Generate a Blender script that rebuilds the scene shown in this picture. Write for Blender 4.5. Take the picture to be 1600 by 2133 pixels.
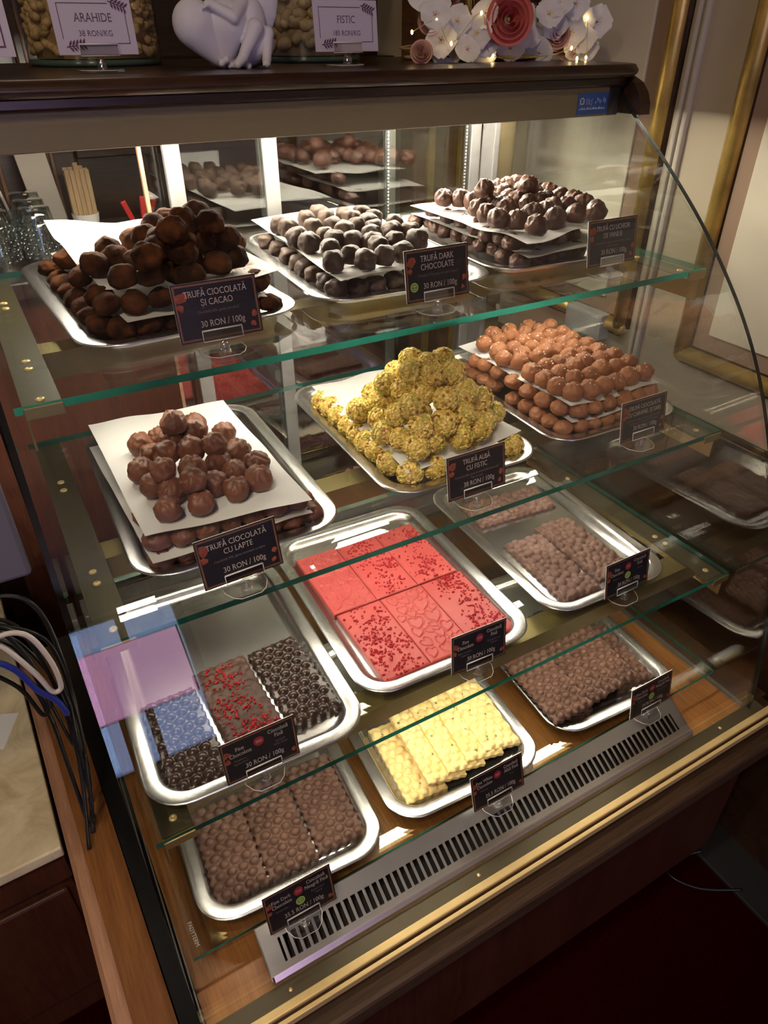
import bpy, bmesh, math, random
from math import sin, cos, pi, radians, sqrt, exp, hypot, atan2
from mathutils import Vector, Matrix, noise

sc = bpy.context.scene
for o in list(bpy.data.objects):
    bpy.data.objects.remove(o)
col = sc.collection

# ------------------------------------------------------------------ camera
cam = bpy.data.cameras.new('camera')
cam.sensor_fit = 'VERTICAL'
cam.sensor_height = 36.0
cam.lens = 1452.45 / 2133 * 36.0
cam.clip_start = 0.02
cam_ob = bpy.data.objects.new('camera', cam)
col.objects.link(cam_ob)
_R = ((0.867908, -0.496724, -0.000846), (-0.281790, -0.490957, -0.824351), (0.409060, 0.715700, -0.566078))
cam_ob.matrix_world = Matrix((
    (_R[0][0], -_R[1][0], -_R[2][0], 0.00977),
    (_R[0][1], -_R[1][1], -_R[2][1], -0.51880),
    (_R[0][2], -_R[1][2], -_R[2][2], 0.77377),
    (0, 0, 0, 1)))
sc.camera = cam_ob

# ------------------------------------------------------------------ light, world, exposure
sc.view_settings.view_transform = 'Standard'
sc.view_settings.look = 'None'
sc.view_settings.gamma = 1.0
sc.view_settings.use_curve_mapping = False
sc.view_settings.exposure = 0.5
TUBE_STRENGTH = 105.0
SHELF_TUBE_STRENGTH = 31.0
SPOT_WATTS = 15.0
CEILING_WATTS = 11.0
SKY_STRENGTH = 3.0
sc.cycles.max_bounces = 10
sc.cycles.diffuse_bounces = 4
sc.cycles.glossy_bounces = 5
sc.cycles.transparent_max_bounces = 40
sc.cycles.sample_clamp_indirect = 6.0
sc.cycles.caustics_reflective = False
sc.cycles.caustics_refractive = False

world = bpy.data.worlds.new('world')
sc.world = world
world.use_nodes = True
_bg = world.node_tree.nodes['Background']
_bg.inputs['Color'].default_value = (0.42, 0.56, 1.0, 1)
_bg.inputs['Strength'].default_value = SKY_STRENGTH

def ceiling_light(name, x, y, z, watts, size, color):
    l = bpy.data.lights.new(name, 'AREA')
    l.shape = 'DISK'; l.size = size; l.energy = watts; l.color = color
    o = bpy.data.objects.new(name, l)
    o.location = (x, y, z)
    col.objects.link(o)
    return o

ceiling_light('ceiling_light', -0.35, -0.75, 1.76, CEILING_WATTS * 0.8, 0.22, (1.0, 0.80, 0.58))
ceiling_light('ceiling_light', -1.4, -0.9, 1.76, CEILING_WATTS * 0.8, 0.22, (1.0, 0.78, 0.55))
ceiling_light('ceiling_light', 0.3, 1.3, 1.76, CEILING_WATTS * 0.10, 0.40, (1.0, 0.72, 0.45))

def ceiling_spot(name, loc, target, watts, cone, color):
    l = bpy.data.lights.new(name, 'SPOT')
    l.energy = watts; l.color = color; l.spot_size = radians(cone); l.spot_blend = 0.6; l.shadow_soft_size = 0.045
    o = bpy.data.objects.new(name, l)
    o.location = loc
    o.rotation_euler = (Vector(target) - Vector(loc)).to_track_quat('-Z', 'Y').to_euler()
    col.objects.link(o)
    return o

ceiling_spot('ceiling_spot', (-0.28, -0.34, 1.76), (0.20, 0.02, -0.15), SPOT_WATTS, 25, (1.0, 0.90, 0.74))
ceiling_spot('ceiling_spot', (-0.25, -0.34, 1.76), (0.52, 0.03, -0.15), SPOT_WATTS * 1.3, 24, (1.0, 0.90, 0.74))
ceiling_spot('ceiling_spot', (-0.22, -0.34, 1.76), (0.82, 0.04, -0.15), SPOT_WATTS * 1.1, 23, (1.0, 0.90, 0.74))

# ------------------------------------------------------------------ materials
class NT:
    def __init__(self, name):
        self.m = bpy.data.materials.new(name)
        self.m.use_nodes = True
        self.t = self.m.node_tree
        self.t.nodes.clear()
        self.out = self.t.nodes.new('ShaderNodeOutputMaterial')
    def n(self, kind, **kw):
        nd = self.t.nodes.new(kind)
        for k, v in kw.items():
            if k in nd.inputs.keys():
                self.set(nd.inputs[k], v)
            else:
                setattr(nd, k, v)
        return nd
    def set(self, sock, v):
        if hasattr(v, 'is_output'):
            self.t.links.new(v, sock)
        else:
            if isinstance(v, tuple) and len(v) == 3 and sock.type == 'RGBA':
                v = v + (1,)
            sock.default_value = v
    def link(self, a, b):
        self.t.links.new(a, b)
    def math(self, op, a, b=0.0):
        nd = self.t.nodes.new('ShaderNodeMath'); nd.operation = op
        self.set(nd.inputs[0], a); self.set(nd.inputs[1], b)
        return nd.outputs[0]
    def ramp(self, fac, stops):
        nd = self.t.nodes.new('ShaderNodeValToRGB')
        el = nd.color_ramp.elements
        while len(el) < len(stops):
            el.new(0.5)
        for e, (p, c) in zip(el, stops):
            e.position = p
            e.color = c + (1,)
        self.link(fac, nd.inputs[0])
        return nd.outputs[0]
    def coord(self, scale=(1, 1, 1), rot=(0, 0, 0), which='Object'):
        tc = self.t.nodes.new('ShaderNodeTexCoord')
        mp = self.t.nodes.new('ShaderNodeMapping')
        mp.inputs['Scale'].default_value = scale
        mp.inputs['Rotation'].default_value = rot
        self.link(tc.outputs[which], mp.inputs[0])
        return mp.outputs[0]
    def noise(self, vec, scale, detail=3.0, rough=0.55, dist=0.0):
        nd = self.n('ShaderNodeTexNoise', Scale=scale, Detail=detail, Roughness=rough, Distortion=dist)
        self.link(vec, nd.inputs['Vector'])
        return nd.outputs[0]
    def bump(self, h, strength, dist=0.001):
        nd = self.n('ShaderNodeBump', Strength=strength, Distance=dist)
        self.link(h, nd.inputs['Height'])
        return nd.outputs[0]
    def done(self, shader):
        self.link(shader, self.out.inputs[0])
        return self.m

def plain(name, color, rough=0.5, metal=0.0, spec=0.5, var=0.0, scale=30.0, bump=0.0, bscale=200.0, coat=0.0):
    t = NT(name)
    p = t.n('ShaderNodeBsdfPrincipled')
    p.inputs['Roughness'].default_value = rough
    p.inputs['Metallic'].default_value = metal
    p.inputs['Specular IOR Level'].default_value = spec
    p.inputs['Coat Weight'].default_value = coat
    c = t.coord()
    if var > 0:
        n = t.noise(c, scale)
        lo = tuple(x * (1 - var) for x in color)
        hi = tuple(min(1, x * (1 + var)) for x in color)
        t.link(t.ramp(n, [(0.3, lo), (0.7, hi)]), p.inputs['Base Color'])
    else:
        p.inputs['Base Color'].default_value = color + (1,)
    if bump > 0:
        t.link(t.bump(t.noise(c, bscale), bump), p.inputs['Normal'])
    return t.done(p.outputs[0])

def wood(name, dark, light, scale=(1, 1, 1), rot=(0, 0, 0), rough=0.4, grain=60.0, spec=0.5):
    t = NT(name)
    p = t.n('ShaderNodeBsdfPrincipled', Roughness=rough)
    p.inputs['Specular IOR Level'].default_value = spec
    c = t.coord(scale, rot)
    n = t.noise(c, grain, 4.0, 0.6, 0.3)
    n2 = t.noise(c, grain * 0.12, 2.0, 0.5, 1.0)
    mix = t.math('ADD', t.math('MULTIPLY', n, 0.6), t.math('MULTIPLY', n2, 0.4))
    t.link(t.ramp(mix, [(0.36, dark), (0.64, light)]), p.inputs['Base Color'])
    t.link(t.bump(n, 0.15), p.inputs['Normal'])
    return t.done(p.outputs[0])

def pane(name, tint, r0=0.04, gain=1.0, rough=0.0, dirt=0.0):
    """clear flat glass: see-through, mirrors by Schlick's law"""
    t = NT(name)
    g = t.n('ShaderNodeNewGeometry')
    d = t.n('ShaderNodeVectorMath', operation='DOT_PRODUCT')
    t.link(g.outputs['Normal'], d.inputs[0]); t.link(g.outputs['Incoming'], d.inputs[1])
    k = t.math('SUBTRACT', 1.0, t.math('ABSOLUTE', d.outputs['Value']))
    f = t.math('POWER', k, 5.0)
    f = t.math('ADD', t.math('MULTIPLY', f, (1 - r0) * gain), r0 * gain)
    tr = t.n('ShaderNodeBsdfTransparent', Color=tint)
    gl = t.n('ShaderNodeBsdfGlossy', Roughness=rough)
    gl.inputs['Color'].default_value = (1, 1, 1, 1)
    m = t.n('ShaderNodeMixShader')
    t.link(f, m.inputs[0]); t.link(tr.outputs[0], m.inputs[1]); t.link(gl.outputs[0], m.inputs[2])
    return t.done(m.outputs[0])

def chocolate(name, base, light, rough=0.42, scale=60.0, bump=0.25, bscale=90.0, spec=0.4, sharp=(0.35, 0.7)):
    t = NT(name)
    p = t.n('ShaderNodeBsdfPrincipled', Roughness=rough)
    p.inputs['Specular IOR Level'].default_value = spec
    oi = t.n('ShaderNodeObjectInfo')
    c = t.coord()
    off = t.n('ShaderNodeVectorMath', operation='ADD')
    t.link(c, off.inputs[0]); t.link(oi.outputs['Location'], off.inputs[1])
    n = t.noise(off.outputs[0], scale, 4.0, 0.6)
    t.link(t.ramp(n, [(sharp[0], base), (sharp[1], light)]), p.inputs['Base Color'])
    t.link(t.bump(t.noise(off.outputs[0], bscale, 4.0, 0.6), bump, 0.002), p.inputs['Normal'])
    return t.done(p.outputs[0])

def emit(name, color, strength):
    t = NT(name)
    e = t.n('ShaderNodeEmission', Strength=strength)
    e.inputs['Color'].default_value = color + (1,)
    return t.done(e.outputs[0])

def steel_mat():
    t = NT('brushed_stainless_steel')
    p = t.n('ShaderNodeBsdfPrincipled', Metallic=1.0)
    c = t.coord((3, 60, 3), (0, 0, 0.5))
    n = t.noise(c, 12.0, 4.0, 0.7)
    c2 = t.coord()
    s = t.noise(c2, 22.0, 5.0, 0.7, 2.0)
    t.link(t.ramp(n, [(0.2, (0.62, 0.62, 0.61)), (0.8, (0.78, 0.78, 0.77))]), p.inputs['Base Color'])
    r = t.math('ADD', t.math('MULTIPLY', n, 0.015), t.math('MULTIPLY', s, 0.05))
    t.link(t.math('ADD', r, 0.23), p.inputs['Roughness'])
    return t.done(p.outputs[0])

def paper_mat(name, stain=None):
    t = NT(name)
    c = t.coord()
    base = (0.86, 0.86, 0.84)
    d = t.n('ShaderNodeBsdfDiffuse'); tl = t.n('ShaderNodeBsdfTranslucent')
    tl.inputs['Color'].default_value = (0.8, 0.78, 0.72, 1)
    d.inputs['Color'].default_value = base + (1,)
    if stain:
        n = t.noise(c, 16.0, 6.0, 0.75, 1.2)
        n2 = t.noise(c, 5.0, 2.0)
        f = t.math('MULTIPLY', n, t.math('ADD', n2, 0.5))
        t.link(t.ramp(f, [(0.52, base), (0.64, stain)]), d.inputs['Color'])
    m = t.n('ShaderNodeMixShader'); m.inputs[0].default_value = 0.22
    t.link(d.outputs[0], m.inputs[1]); t.link(tl.outputs[0], m.inputs[2])
    t.link(t.bump(t.noise(c, 25.0), 0.2, 0.004), d.inputs['Normal'])
    return t.done(m.outputs[0])

def edge_mat():
    t = NT('green_glass_edge')
    d = t.n('ShaderNodeBsdfTranslucent'); d.inputs['Color'].default_value = (0.035, 0.30, 0.22, 1)
    d2 = t.n('ShaderNodeBsdfDiffuse')
    n = t.noise(t.coord((1, 1, 1)), 40.0, 2.0)
    t.link(t.ramp(n, [(0.3, (0.005, 0.09, 0.065)), (0.7, (0.02, 0.17, 0.125))]), d2.inputs['Color'])
    g = t.n('ShaderNodeBsdfGlossy', Roughness=0.15); g.inputs['Color'].default_value = (0.7, 0.9, 0.85, 1)
    m = t.n('ShaderNodeMixShader'); m.inputs[0].default_value = 0.45
    t.link(d.outputs[0], m.inputs[1]); t.link(d2.outputs[0], m.inputs[2])
    m2 = t.n('ShaderNodeMixShader'); m2.inputs[0].default_value = 0.08
    t.link(m.outputs[0], m2.inputs[1]); t.link(g.outputs[0], m2.inputs[2])
    return t.done(m2.outputs[0])

def marble_mat():
    t = NT('beige_marble')
    p = t.n('ShaderNodeBsdfPrincipled', Roughness=0.3)
    c = t.coord()
    n = t.noise(c, 9.0, 8.0, 0.65, 2.2)
    t.link(t.ramp(n, [(0.25, (0.40, 0.31, 0.17)), (0.5, (0.66, 0.56, 0.37)), (0.75, (0.80, 0.71, 0.52))]), p.inputs['Base Color'])
    return t.done(p.outputs[0])

def plaster(name, color):
    return plain(name, color, 0.85, var=0.08, scale=4.0, bump=0.15, bscale=60.0)

M = {}
M['glass'] = pane('clear_glass', (0.965, 0.985, 0.975))
M['front_glass'] = pane('curved_front_glass', (0.985, 0.99, 0.985), gain=0.8)
M['end_glass'] = pane('end_glass', (0.95, 0.965, 0.95), r0=0.06, gain=1.5)
M['door_glass'] = pane('sliding_door_glass', (0.80, 0.82, 0.80), r0=0.16, gain=1.0)
M['acrylic'] = pane('clear_acrylic', (0.93, 0.93, 0.93), r0=0.11, gain=1.2, rough=0.03)
M['edge_highlight'] = plain('painted_acrylic_highlight', (0.66, 0.64, 0.62), 0.15)  # pale opaque colour painted in for the white highlights on clear acrylic edges
M['edge'] = edge_mat()
M['dark_edge'] = plain('dark_glass_edge', (0.008, 0.014, 0.012), 0.25)
M['steel'] = steel_mat()
M['grille_steel'] = plain('polished_grille_steel', (0.52, 0.51, 0.50), 0.30, 0.95, var=0.05, scale=20, bump=0.02, bscale=30)
M['alu'] = plain('satin_aluminium', (0.24, 0.235, 0.23), 0.5, 0.7, var=0.08, scale=40)
M['gold_metal'] = plain('gold_anodised_metal', (0.36, 0.28, 0.12), 0.36, 0.75, var=0.08)
M['olive'] = plain('olive_gold_painted_metal', (0.085, 0.066, 0.033), 0.5, 0.2, var=0.06, scale=8)
M['fascia'] = plain('olive_brown_fascia', (0.19, 0.15, 0.08), 0.5, 0.1, var=0.06, scale=8)
M['brass'] = plain('polished_brass_strip', (0.85, 0.63, 0.28), 0.35, 0.35, var=0.06)
M['gold_frame'] = plain('aged_gold_leaf', (0.62, 0.42, 0.12), 0.36, 0.65, var=0.35, scale=14, bump=0.25, bscale=40)
M['black'] = plain('black_gloss', (0.006, 0.006, 0.006), 0.22)
M['black_matte'] = plain('matte_black', (0.008, 0.007, 0.007), 0.7)
M['rubber'] = plain('black_cable_rubber', (0.008, 0.008, 0.009), 0.38)
M['dark_wood'] = wood('dark_walnut', (0.018, 0.008, 0.004), (0.05, 0.022, 0.010), (0.35, 3, 3), rough=0.3)
M['mid_wood'] = wood('brown_oak', (0.085, 0.036, 0.013), (0.17, 0.075, 0.028), (4, 0.35, 4), rough=0.42)
M['deck_wood'] = wood('orange_oak_veneer', (0.24, 0.085, 0.018), (0.40, 0.165, 0.042), (5, 0.30, 4), rough=0.4)
M['side_wood'] = wood('honey_oak', (0.12, 0.043, 0.011), (0.22, 0.088, 0.026), (5, 0.3, 5), rough=0.35)
M['tan_wood'] = wood('tan_moulding_wood', (0.30, 0.15, 0.085), (0.42, 0.23, 0.14), (5, 0.3, 5), rough=0.4)
M['red_wood'] = wood('mahogany_panel', (0.045, 0.012, 0.006), (0.09, 0.028, 0.012), (3, 3, 0.3), rough=0.4)
M['plinth_wood'] = wood('plinth_oak', (0.040, 0.020, 0.009), (0.085, 0.044, 0.020), (0.3, 4, 4), rough=0.55)
M['carpet'] = plain('dark_red_carpet', (0.016, 0.0004, 0.0006), 0.95, spec=0.0, var=0.2, scale=120, bump=0.3, bscale=300)
M['wall'] = plaster('warm_beige_plaster', (0.46, 0.39, 0.29))
M['cream'] = plaster('cream_wall_panel', (0.66, 0.60, 0.47))
M['taupe'] = plaster('taupe_inner_border', (0.30, 0.20, 0.14))
M['stile'] = plaster('grey_beige_moulding', (0.50, 0.45, 0.38))
M['ceiling'] = plaster('off_white_ceiling', (0.55, 0.50, 0.42))
M['marble'] = marble_mat()
M['paper'] = paper_mat('white_baking_paper')
M['cocoa_paper'] = paper_mat('cocoa_stained_paper', (0.36, 0.12, 0.045))
M['note'] = plain('white_paper', (0.8, 0.8, 0.8), 0.8)
M['card'] = plain('black_price_card', (0.012, 0.011, 0.015), 0.28, var=0.2)
M['copper'] = plain('copper_card_border', (0.20, 0.085, 0.045), 0.4, 0.3, var=0.2, scale=80)
M['rust'] = plain('rust_leaf_print', (0.26, 0.055, 0.022), 0.5, var=0.4, scale=120)
M['card_edge'] = plain('white_card_edge', (0.8, 0.78, 0.76), 0.5)
M['letters'] = plain('warm_white_lettering', (0.55, 0.46, 0.40), 0.5)
M['small_letters'] = plain('dim_lettering', (0.20, 0.17, 0.17), 0.5)
M['red_dot'] = plain('red_badge', (0.26, 0.01, 0.022), 0.5)
M['green_dot'] = plain('green_badge', (0.34, 0.48, 0.10), 0.5)
M['dark_green'] = plain('dark_green_print', (0.05, 0.12, 0.02), 0.5)
M['lilac'] = plain('lilac_price_card', (0.50, 0.45, 0.54), 0.6)
M['plum'] = plain('plum_print', (0.09, 0.03, 0.07), 0.6)
M['blue'] = plain('blue_sticker', (0.025, 0.09, 0.33), 0.4, var=0.15)
M['sticker_white'] = plain('sticker_print', (0.55, 0.6, 0.65), 0.5)
M['decal'] = plain('white_decal', (0.75, 0.72, 0.66), 0.6)
M['tube'] = emit('lamp_tube_glow', (1.0, 0.90, 0.74), TUBE_STRENGTH)
M['shelf_tube'] = emit('shelf_tube_glow', (1.0, 0.90, 0.74), SHELF_TUBE_STRENGTH)
M['white_metal'] = plain('white_reflector', (0.75, 0.74, 0.70), 0.5)
M['gasket'] = plain('grey_gasket', (0.18, 0.18, 0.17), 0.6)
M['c_cacao'] = chocolate('cocoa_dusted_truffle', (0.020, 0.0075, 0.0035), (0.115, 0.040, 0.013), 0.95, 38, 0.7, 120, 0.1, (0.42, 0.72))
M['c_dark'] = chocolate('dark_bloomed_chocolate', (0.026, 0.0145, 0.0105), (0.078, 0.050, 0.036), 0.62, 30, 0.45, 60, 0.25)
M['c_vanilla'] = chocolate('dark_milk_chocolate', (0.045, 0.018, 0.011), (0.095, 0.042, 0.026), 0.46, 26, 0.4, 60, 0.35)
M['c_milk'] = chocolate('milk_chocolate', (0.135, 0.050, 0.026), (0.225, 0.088, 0.046), 0.45, 30, 0.3, 70, 0.4)
M['c_caramel'] = chocolate('caramel_chocolate', (0.27, 0.10, 0.042), (0.40, 0.17, 0.076), 0.5, 30, 0.35, 80, 0.35)
M['c_pist'] = chocolate('pistachio_cream', (0.50, 0.31, 0.06), (0.66, 0.44, 0.10), 0.6, 60, 0.5, 150)
M['salt'] = plain('salt_flake', (0.85, 0.75, 0.65), 0.4)
M['nut_a'] = plain('chopped_pistachio', (0.84, 0.62, 0.17), 0.55, var=0.22, scale=160)
M['nut_b'] = plain('green_pistachio', (0.52, 0.50, 0.09), 0.55, var=0.3, scale=160)
M['nut_c'] = plain('red_pistachio_skin', (0.30, 0.10, 0.03), 0.6, var=0.3, scale=160)
M['b_dark'] = chocolate('glossy_dark_bar', (0.026, 0.012, 0.008), (0.050, 0.024, 0.016), 0.30, 40, 0.1, 60, 0.6)
M['b_brown'] = chocolate('matte_dark_bar', (0.066, 0.032, 0.021), (0.115, 0.060, 0.041), 0.55, 26, 0.2, 90, 0.3)
M['b_nut'] = chocolate('nut_dark_bar', (0.070, 0.034, 0.022), (0.125, 0.062, 0.040), 0.5, 26, 0.2, 90, 0.3)
M['b_milk'] = chocolate('bloomed_milk_bar', (0.15, 0.080, 0.060), (0.235, 0.145, 0.115), 0.5, 16, 0.15, 90, 0.35)
M['b_ruby'] = chocolate('ruby_bar', (0.50, 0.075, 0.070), (0.56, 0.10, 0.090), 0.42, 20, 0.08, 60, 0.4)
M['b_white'] = chocolate('white_chocolate_bar', (0.74, 0.54, 0.20), (0.82, 0.64, 0.29), 0.45, 30, 0.12, 90, 0.4)
M['b_pale'] = chocolate('pale_white_chocolate', (0.78, 0.68, 0.44), (0.84, 0.76, 0.56), 0.45, 30, 0.1, 90, 0.4)
M['seed'] = plain('green_seed', (0.20, 0.22, 0.09), 0.5, var=0.3)
M['berry'] = plain('raspberry_crumb', (0.42, 0.012, 0.022), 0.6, var=0.4, scale=200)
M['pink'] = chocolate('pink_chocolate_pieces', (0.36, 0.13, 0.12), (0.48, 0.22, 0.19), 0.6)
M['gold_foil'] = plain('gold_foil', (0.7, 0.52, 0.15), 0.25, 0.9, bump=0.4, bscale=50)
M['plasterfig'] = plain('lavender_white_plaster', (0.62, 0.60, 0.66), 0.65, var=0.04)
M['jar_glass'] = pane('jar_glass', (0.93, 0.96, 0.94), r0=0.06, gain=1.1)
M['jar_base'] = plain('thick_jar_base', (0.08, 0.13, 0.11), 0.1)
M['peanut'] = plain('peanut_kernels', (0.50, 0.32, 0.14), 0.6, var=0.25, scale=60)
M['pist_shell'] = plain('pistachio_shell', (0.46, 0.33, 0.20), 0.55, var=0.25, scale=50)
M['petal'] = plain('white_silk_petal', (0.74, 0.72, 0.70), 0.7, var=0.05)
M['petal_heart'] = plain('magenta_flower_heart', (0.50, 0.20, 0.26), 0.6)
M['petal_yellow'] = plain('yellow_flower_heart', (0.75, 0.42, 0.05), 0.6)
M['rose'] = plain('coral_rose_petal', (0.72, 0.20, 0.17), 0.7, var=0.15)
M['rose_pale'] = plain('pale_pink_rose_petal', (0.70, 0.44, 0.38), 0.7, var=0.15)
M['rose_deep'] = plain('deep_pink_rose_heart', (0.55, 0.05, 0.10), 0.7)
M['stem'] = plain('dark_stem', (0.05, 0.03, 0.015), 0.7)
M['fairy'] = emit('fairy_bulb_glow', (1.0, 0.72, 0.30), 14.0)
M['lav_panel'] = plain('lavender_grey_plastic', (0.16, 0.15, 0.19), 0.5)
M['white_cable'] = plain('white_flat_cable', (0.62, 0.55, 0.50), 0.4)
M['blue_cable'] = plain('blue_cable', (0.02, 0.04, 0.32), 0.4)
M['tumbler'] = pane('tumbler_glass', (0.86, 0.90, 0.90), r0=0.10, gain=1.3, rough=0.02)
M['kraft'] = wood('wooden_stirrers', (0.30, 0.19, 0.09), (0.42, 0.28, 0.15), (6, 6, 0.5), rough=0.7)
M['red_plastic'] = plain('red_plastic', (0.42, 0.02, 0.02), 0.4)
M['cup'] = plain('white_paper_cup', (0.55, 0.54, 0.52), 0.6)
M['magenta_screen'] = emit('magenta_screen_glow', (0.78, 0.40, 0.70), 3.6)

# ------------------------------------------------------------------ building helpers
class MB:
    """collects shapes, then links them as one mesh object"""
    def __init__(self):
        self.v = []; self.f = []; self.mi = []; self.sm = []; self.mats = []
    def slot(self, m):
        if m not in self.mats:
            self.mats.append(m)
        return self.mats.index(m)
    def add(self, verts, faces, m, smooth=False):
        b = len(self.v); s = self.slot(m)
        self.v.extend([tuple(p) for p in verts])
        for f in faces:
            self.f.append([b + i for i in f]); self.mi.append(s); self.sm.append(smooth)
        return self
    def box(self, x0, x1, y0, y1, z0, z1, m, bev=0.0, T=None):
        bm = bmesh.new()
        bmesh.ops.create_cube(bm, size=1.0)
        for v in bm.verts:
            v.co = Vector(((x0 + x1) / 2 + v.co.x * (x1 - x0), (y0 + y1) / 2 + v.co.y * (y1 - y0), (z0 + z1) / 2 + v.co.z * (z1 - z0)))
        if bev > 0:
            bmesh.ops.bevel(bm, geom=bm.edges[:], offset=bev, segments=2, affect='EDGES', profile=0.5)
        if T is not None:
            bm.transform(T)
        self.bm(bm, m, False)
        return self
    def bm(self, bm, m, smooth=True):
        bm.verts.index_update()
        self.add([v.co.copy() for v in bm.verts], [[v.index for v in f.verts] for f in bm.faces], m, smooth)
        bm.free()
        return self
    def ball(self, c, r, m, sub=2, scale=(1, 1, 1), T=None):
        bm = bmesh.new()
        bmesh.ops.create_icosphere(bm, subdivisions=sub, radius=1.0)
        for v in bm.verts:
            v.co = Vector((v.co.x * r * scale[0], v.co.y * r * scale[1], v.co.z * r * scale[2]))
        if T is not None:
            bm.transform(T)
        bm.transform(Matrix.Translation(c))
        return self.bm(bm, m)
    def lathe(self, prof, m, seg=32, c=(0, 0, 0), smooth=True, cap=True):
        vs = []; fs = []
        n = len(prof)
        for i in range(seg):
            a = 2 * pi * i / seg
            for r, z in prof:
                vs.append((c[0] + r * cos(a), c[1] + r * sin(a), c[2] + z))
        for i in range(seg):
            j = (i + 1) % seg
            for k in range(n - 1):
                fs.append([i * n + k, j * n + k, j * n + k + 1, i * n + k + 1])
        if cap:
            fs.append([i * n for i in range(seg)][::-1])
            fs.append([i * n + n - 1 for i in range(seg)])
        return self.add(vs, fs, m, smooth)
    def tube(self, pts, r, m, seg=8, closed=False, radii=None):
        pts = [Vector(p) for p in pts]
        n = len(pts); vs = []; fs = []
        up = Vector((0.13, 0.21, 0.97))
        for i, p in enumerate(pts):
            d = (pts[(i + 1) % n] - pts[i - 1]) if closed else (pts[min(i + 1, n - 1)] - pts[max(i - 1, 0)])
            d.normalize()
            a = d.cross(up)
            if a.length < 1e-4:
                a = d.cross(Vector((1, 0, 0)))
            a.normalize(); b = d.cross(a)
            rr = radii[i] if radii else r
            for k in range(seg):
                t = 2 * pi * k / seg
                vs.append(p + a * (rr * cos(t)) + b * (rr * sin(t)))
        for i in range(n if closed else n - 1):
            j = (i + 1) % n
            for k in range(seg):
                l = (k + 1) % seg
                fs.append([i * seg + k, i * seg + l, j * seg + l, j * seg + k])
        if not closed:
            fs.append([k for k in range(seg)][::-1]); fs.append([(n - 1) * seg + k for k in range(seg)])
        return self.add(vs, fs, m, True)
    def prism(self, poly, axis, a, b, m, smooth=False):
        """polygon in the plane across axis ('x': (y,z), 'y': (x,z), 'z': (x,y)) pulled from a to b"""
        def P(p, t):
            return {'x': (t, p[0], p[1]), 'y': (p[0], t, p[1]), 'z': (p[0], p[1], t)}[axis]
        n = len(poly)
        vs = [P(p, a) for p in poly] + [P(p, b) for p in poly]
        fs = [list(range(n))[::-1], [n + i for i in range(n)]]
        self.add(vs, fs, m, False)
        return self.add(vs, [[i, (i + 1) % n, n + (i + 1) % n, n + i] for i in range(n)], m, smooth)
    def mesh(self, name):
        me = bpy.data.meshes.new(name)
        me.from_pydata(self.v, [], self.f)
        for m in self.mats:
            me.materials.append(m)
        me.polygons.foreach_set('material_index', self.mi)
        me.polygons.foreach_set('use_smooth', self.sm)
        me.update()
        bm = bmesh.new(); bm.from_mesh(me)
        bmesh.ops.recalc_face_normals(bm, faces=bm.faces[:])
        bm.to_mesh(me); bm.free()
        return me
    def build(self, name, parent=None, loc=None, rot=None):
        return link(name, self.mesh(name), parent, loc, rot)

def link(name, me, parent=None, loc=None, rot=None):
    o = bpy.data.objects.new(name, me)
    col.objects.link(o)
    if parent is not None:
        o.parent = parent
    if loc is not None:
        o.location = loc
    if rot is not None:
        o.rotation_euler = rot
    return o

def tag(o, label, cat, group=None, kind=None):
    o['label'] = label; o['category'] = cat
    if group: o['group'] = group
    if kind: o['kind'] = kind
    return o

def thing(name, label, cat, loc=(0, 0, 0), rot=(0, 0, 0), group=None):
    o = bpy.data.objects.new(name, None)
    o.empty_display_size = 0.02
    col.objects.link(o)
    o.location = loc; o.rotation_euler = rot
    return tag(o, label, cat, group)

def struct(mb, name):
    o = mb.build(name)
    o['kind'] = 'structure'
    return o

def copy_tree(src, parent=None):
    c = src.copy(); col.objects.link(c)
    if parent is not None:
        c.parent = parent
    for ch in src.children:
        copy_tree(ch, c)
    return c

def spline(pts, n=8):
    """smooth curve through the points"""
    P = [Vector(p) for p in pts]
    out = []
    for i in range(len(P) - 1):
        p0 = P[max(i - 1, 0)]; p1 = P[i]; p2 = P[i + 1]; p3 = P[min(i + 2, len(P) - 1)]
        for k in range(n):
            t = k / n
            out.append(0.5 * ((2 * p1) + (p2 - p0) * t + (2 * p0 - 5 * p1 + 4 * p2 - p3) * t * t + (3 * p1 - p0 - 3 * p2 + p3) * t ** 3))
    out.append(P[-1])
    return out

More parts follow.
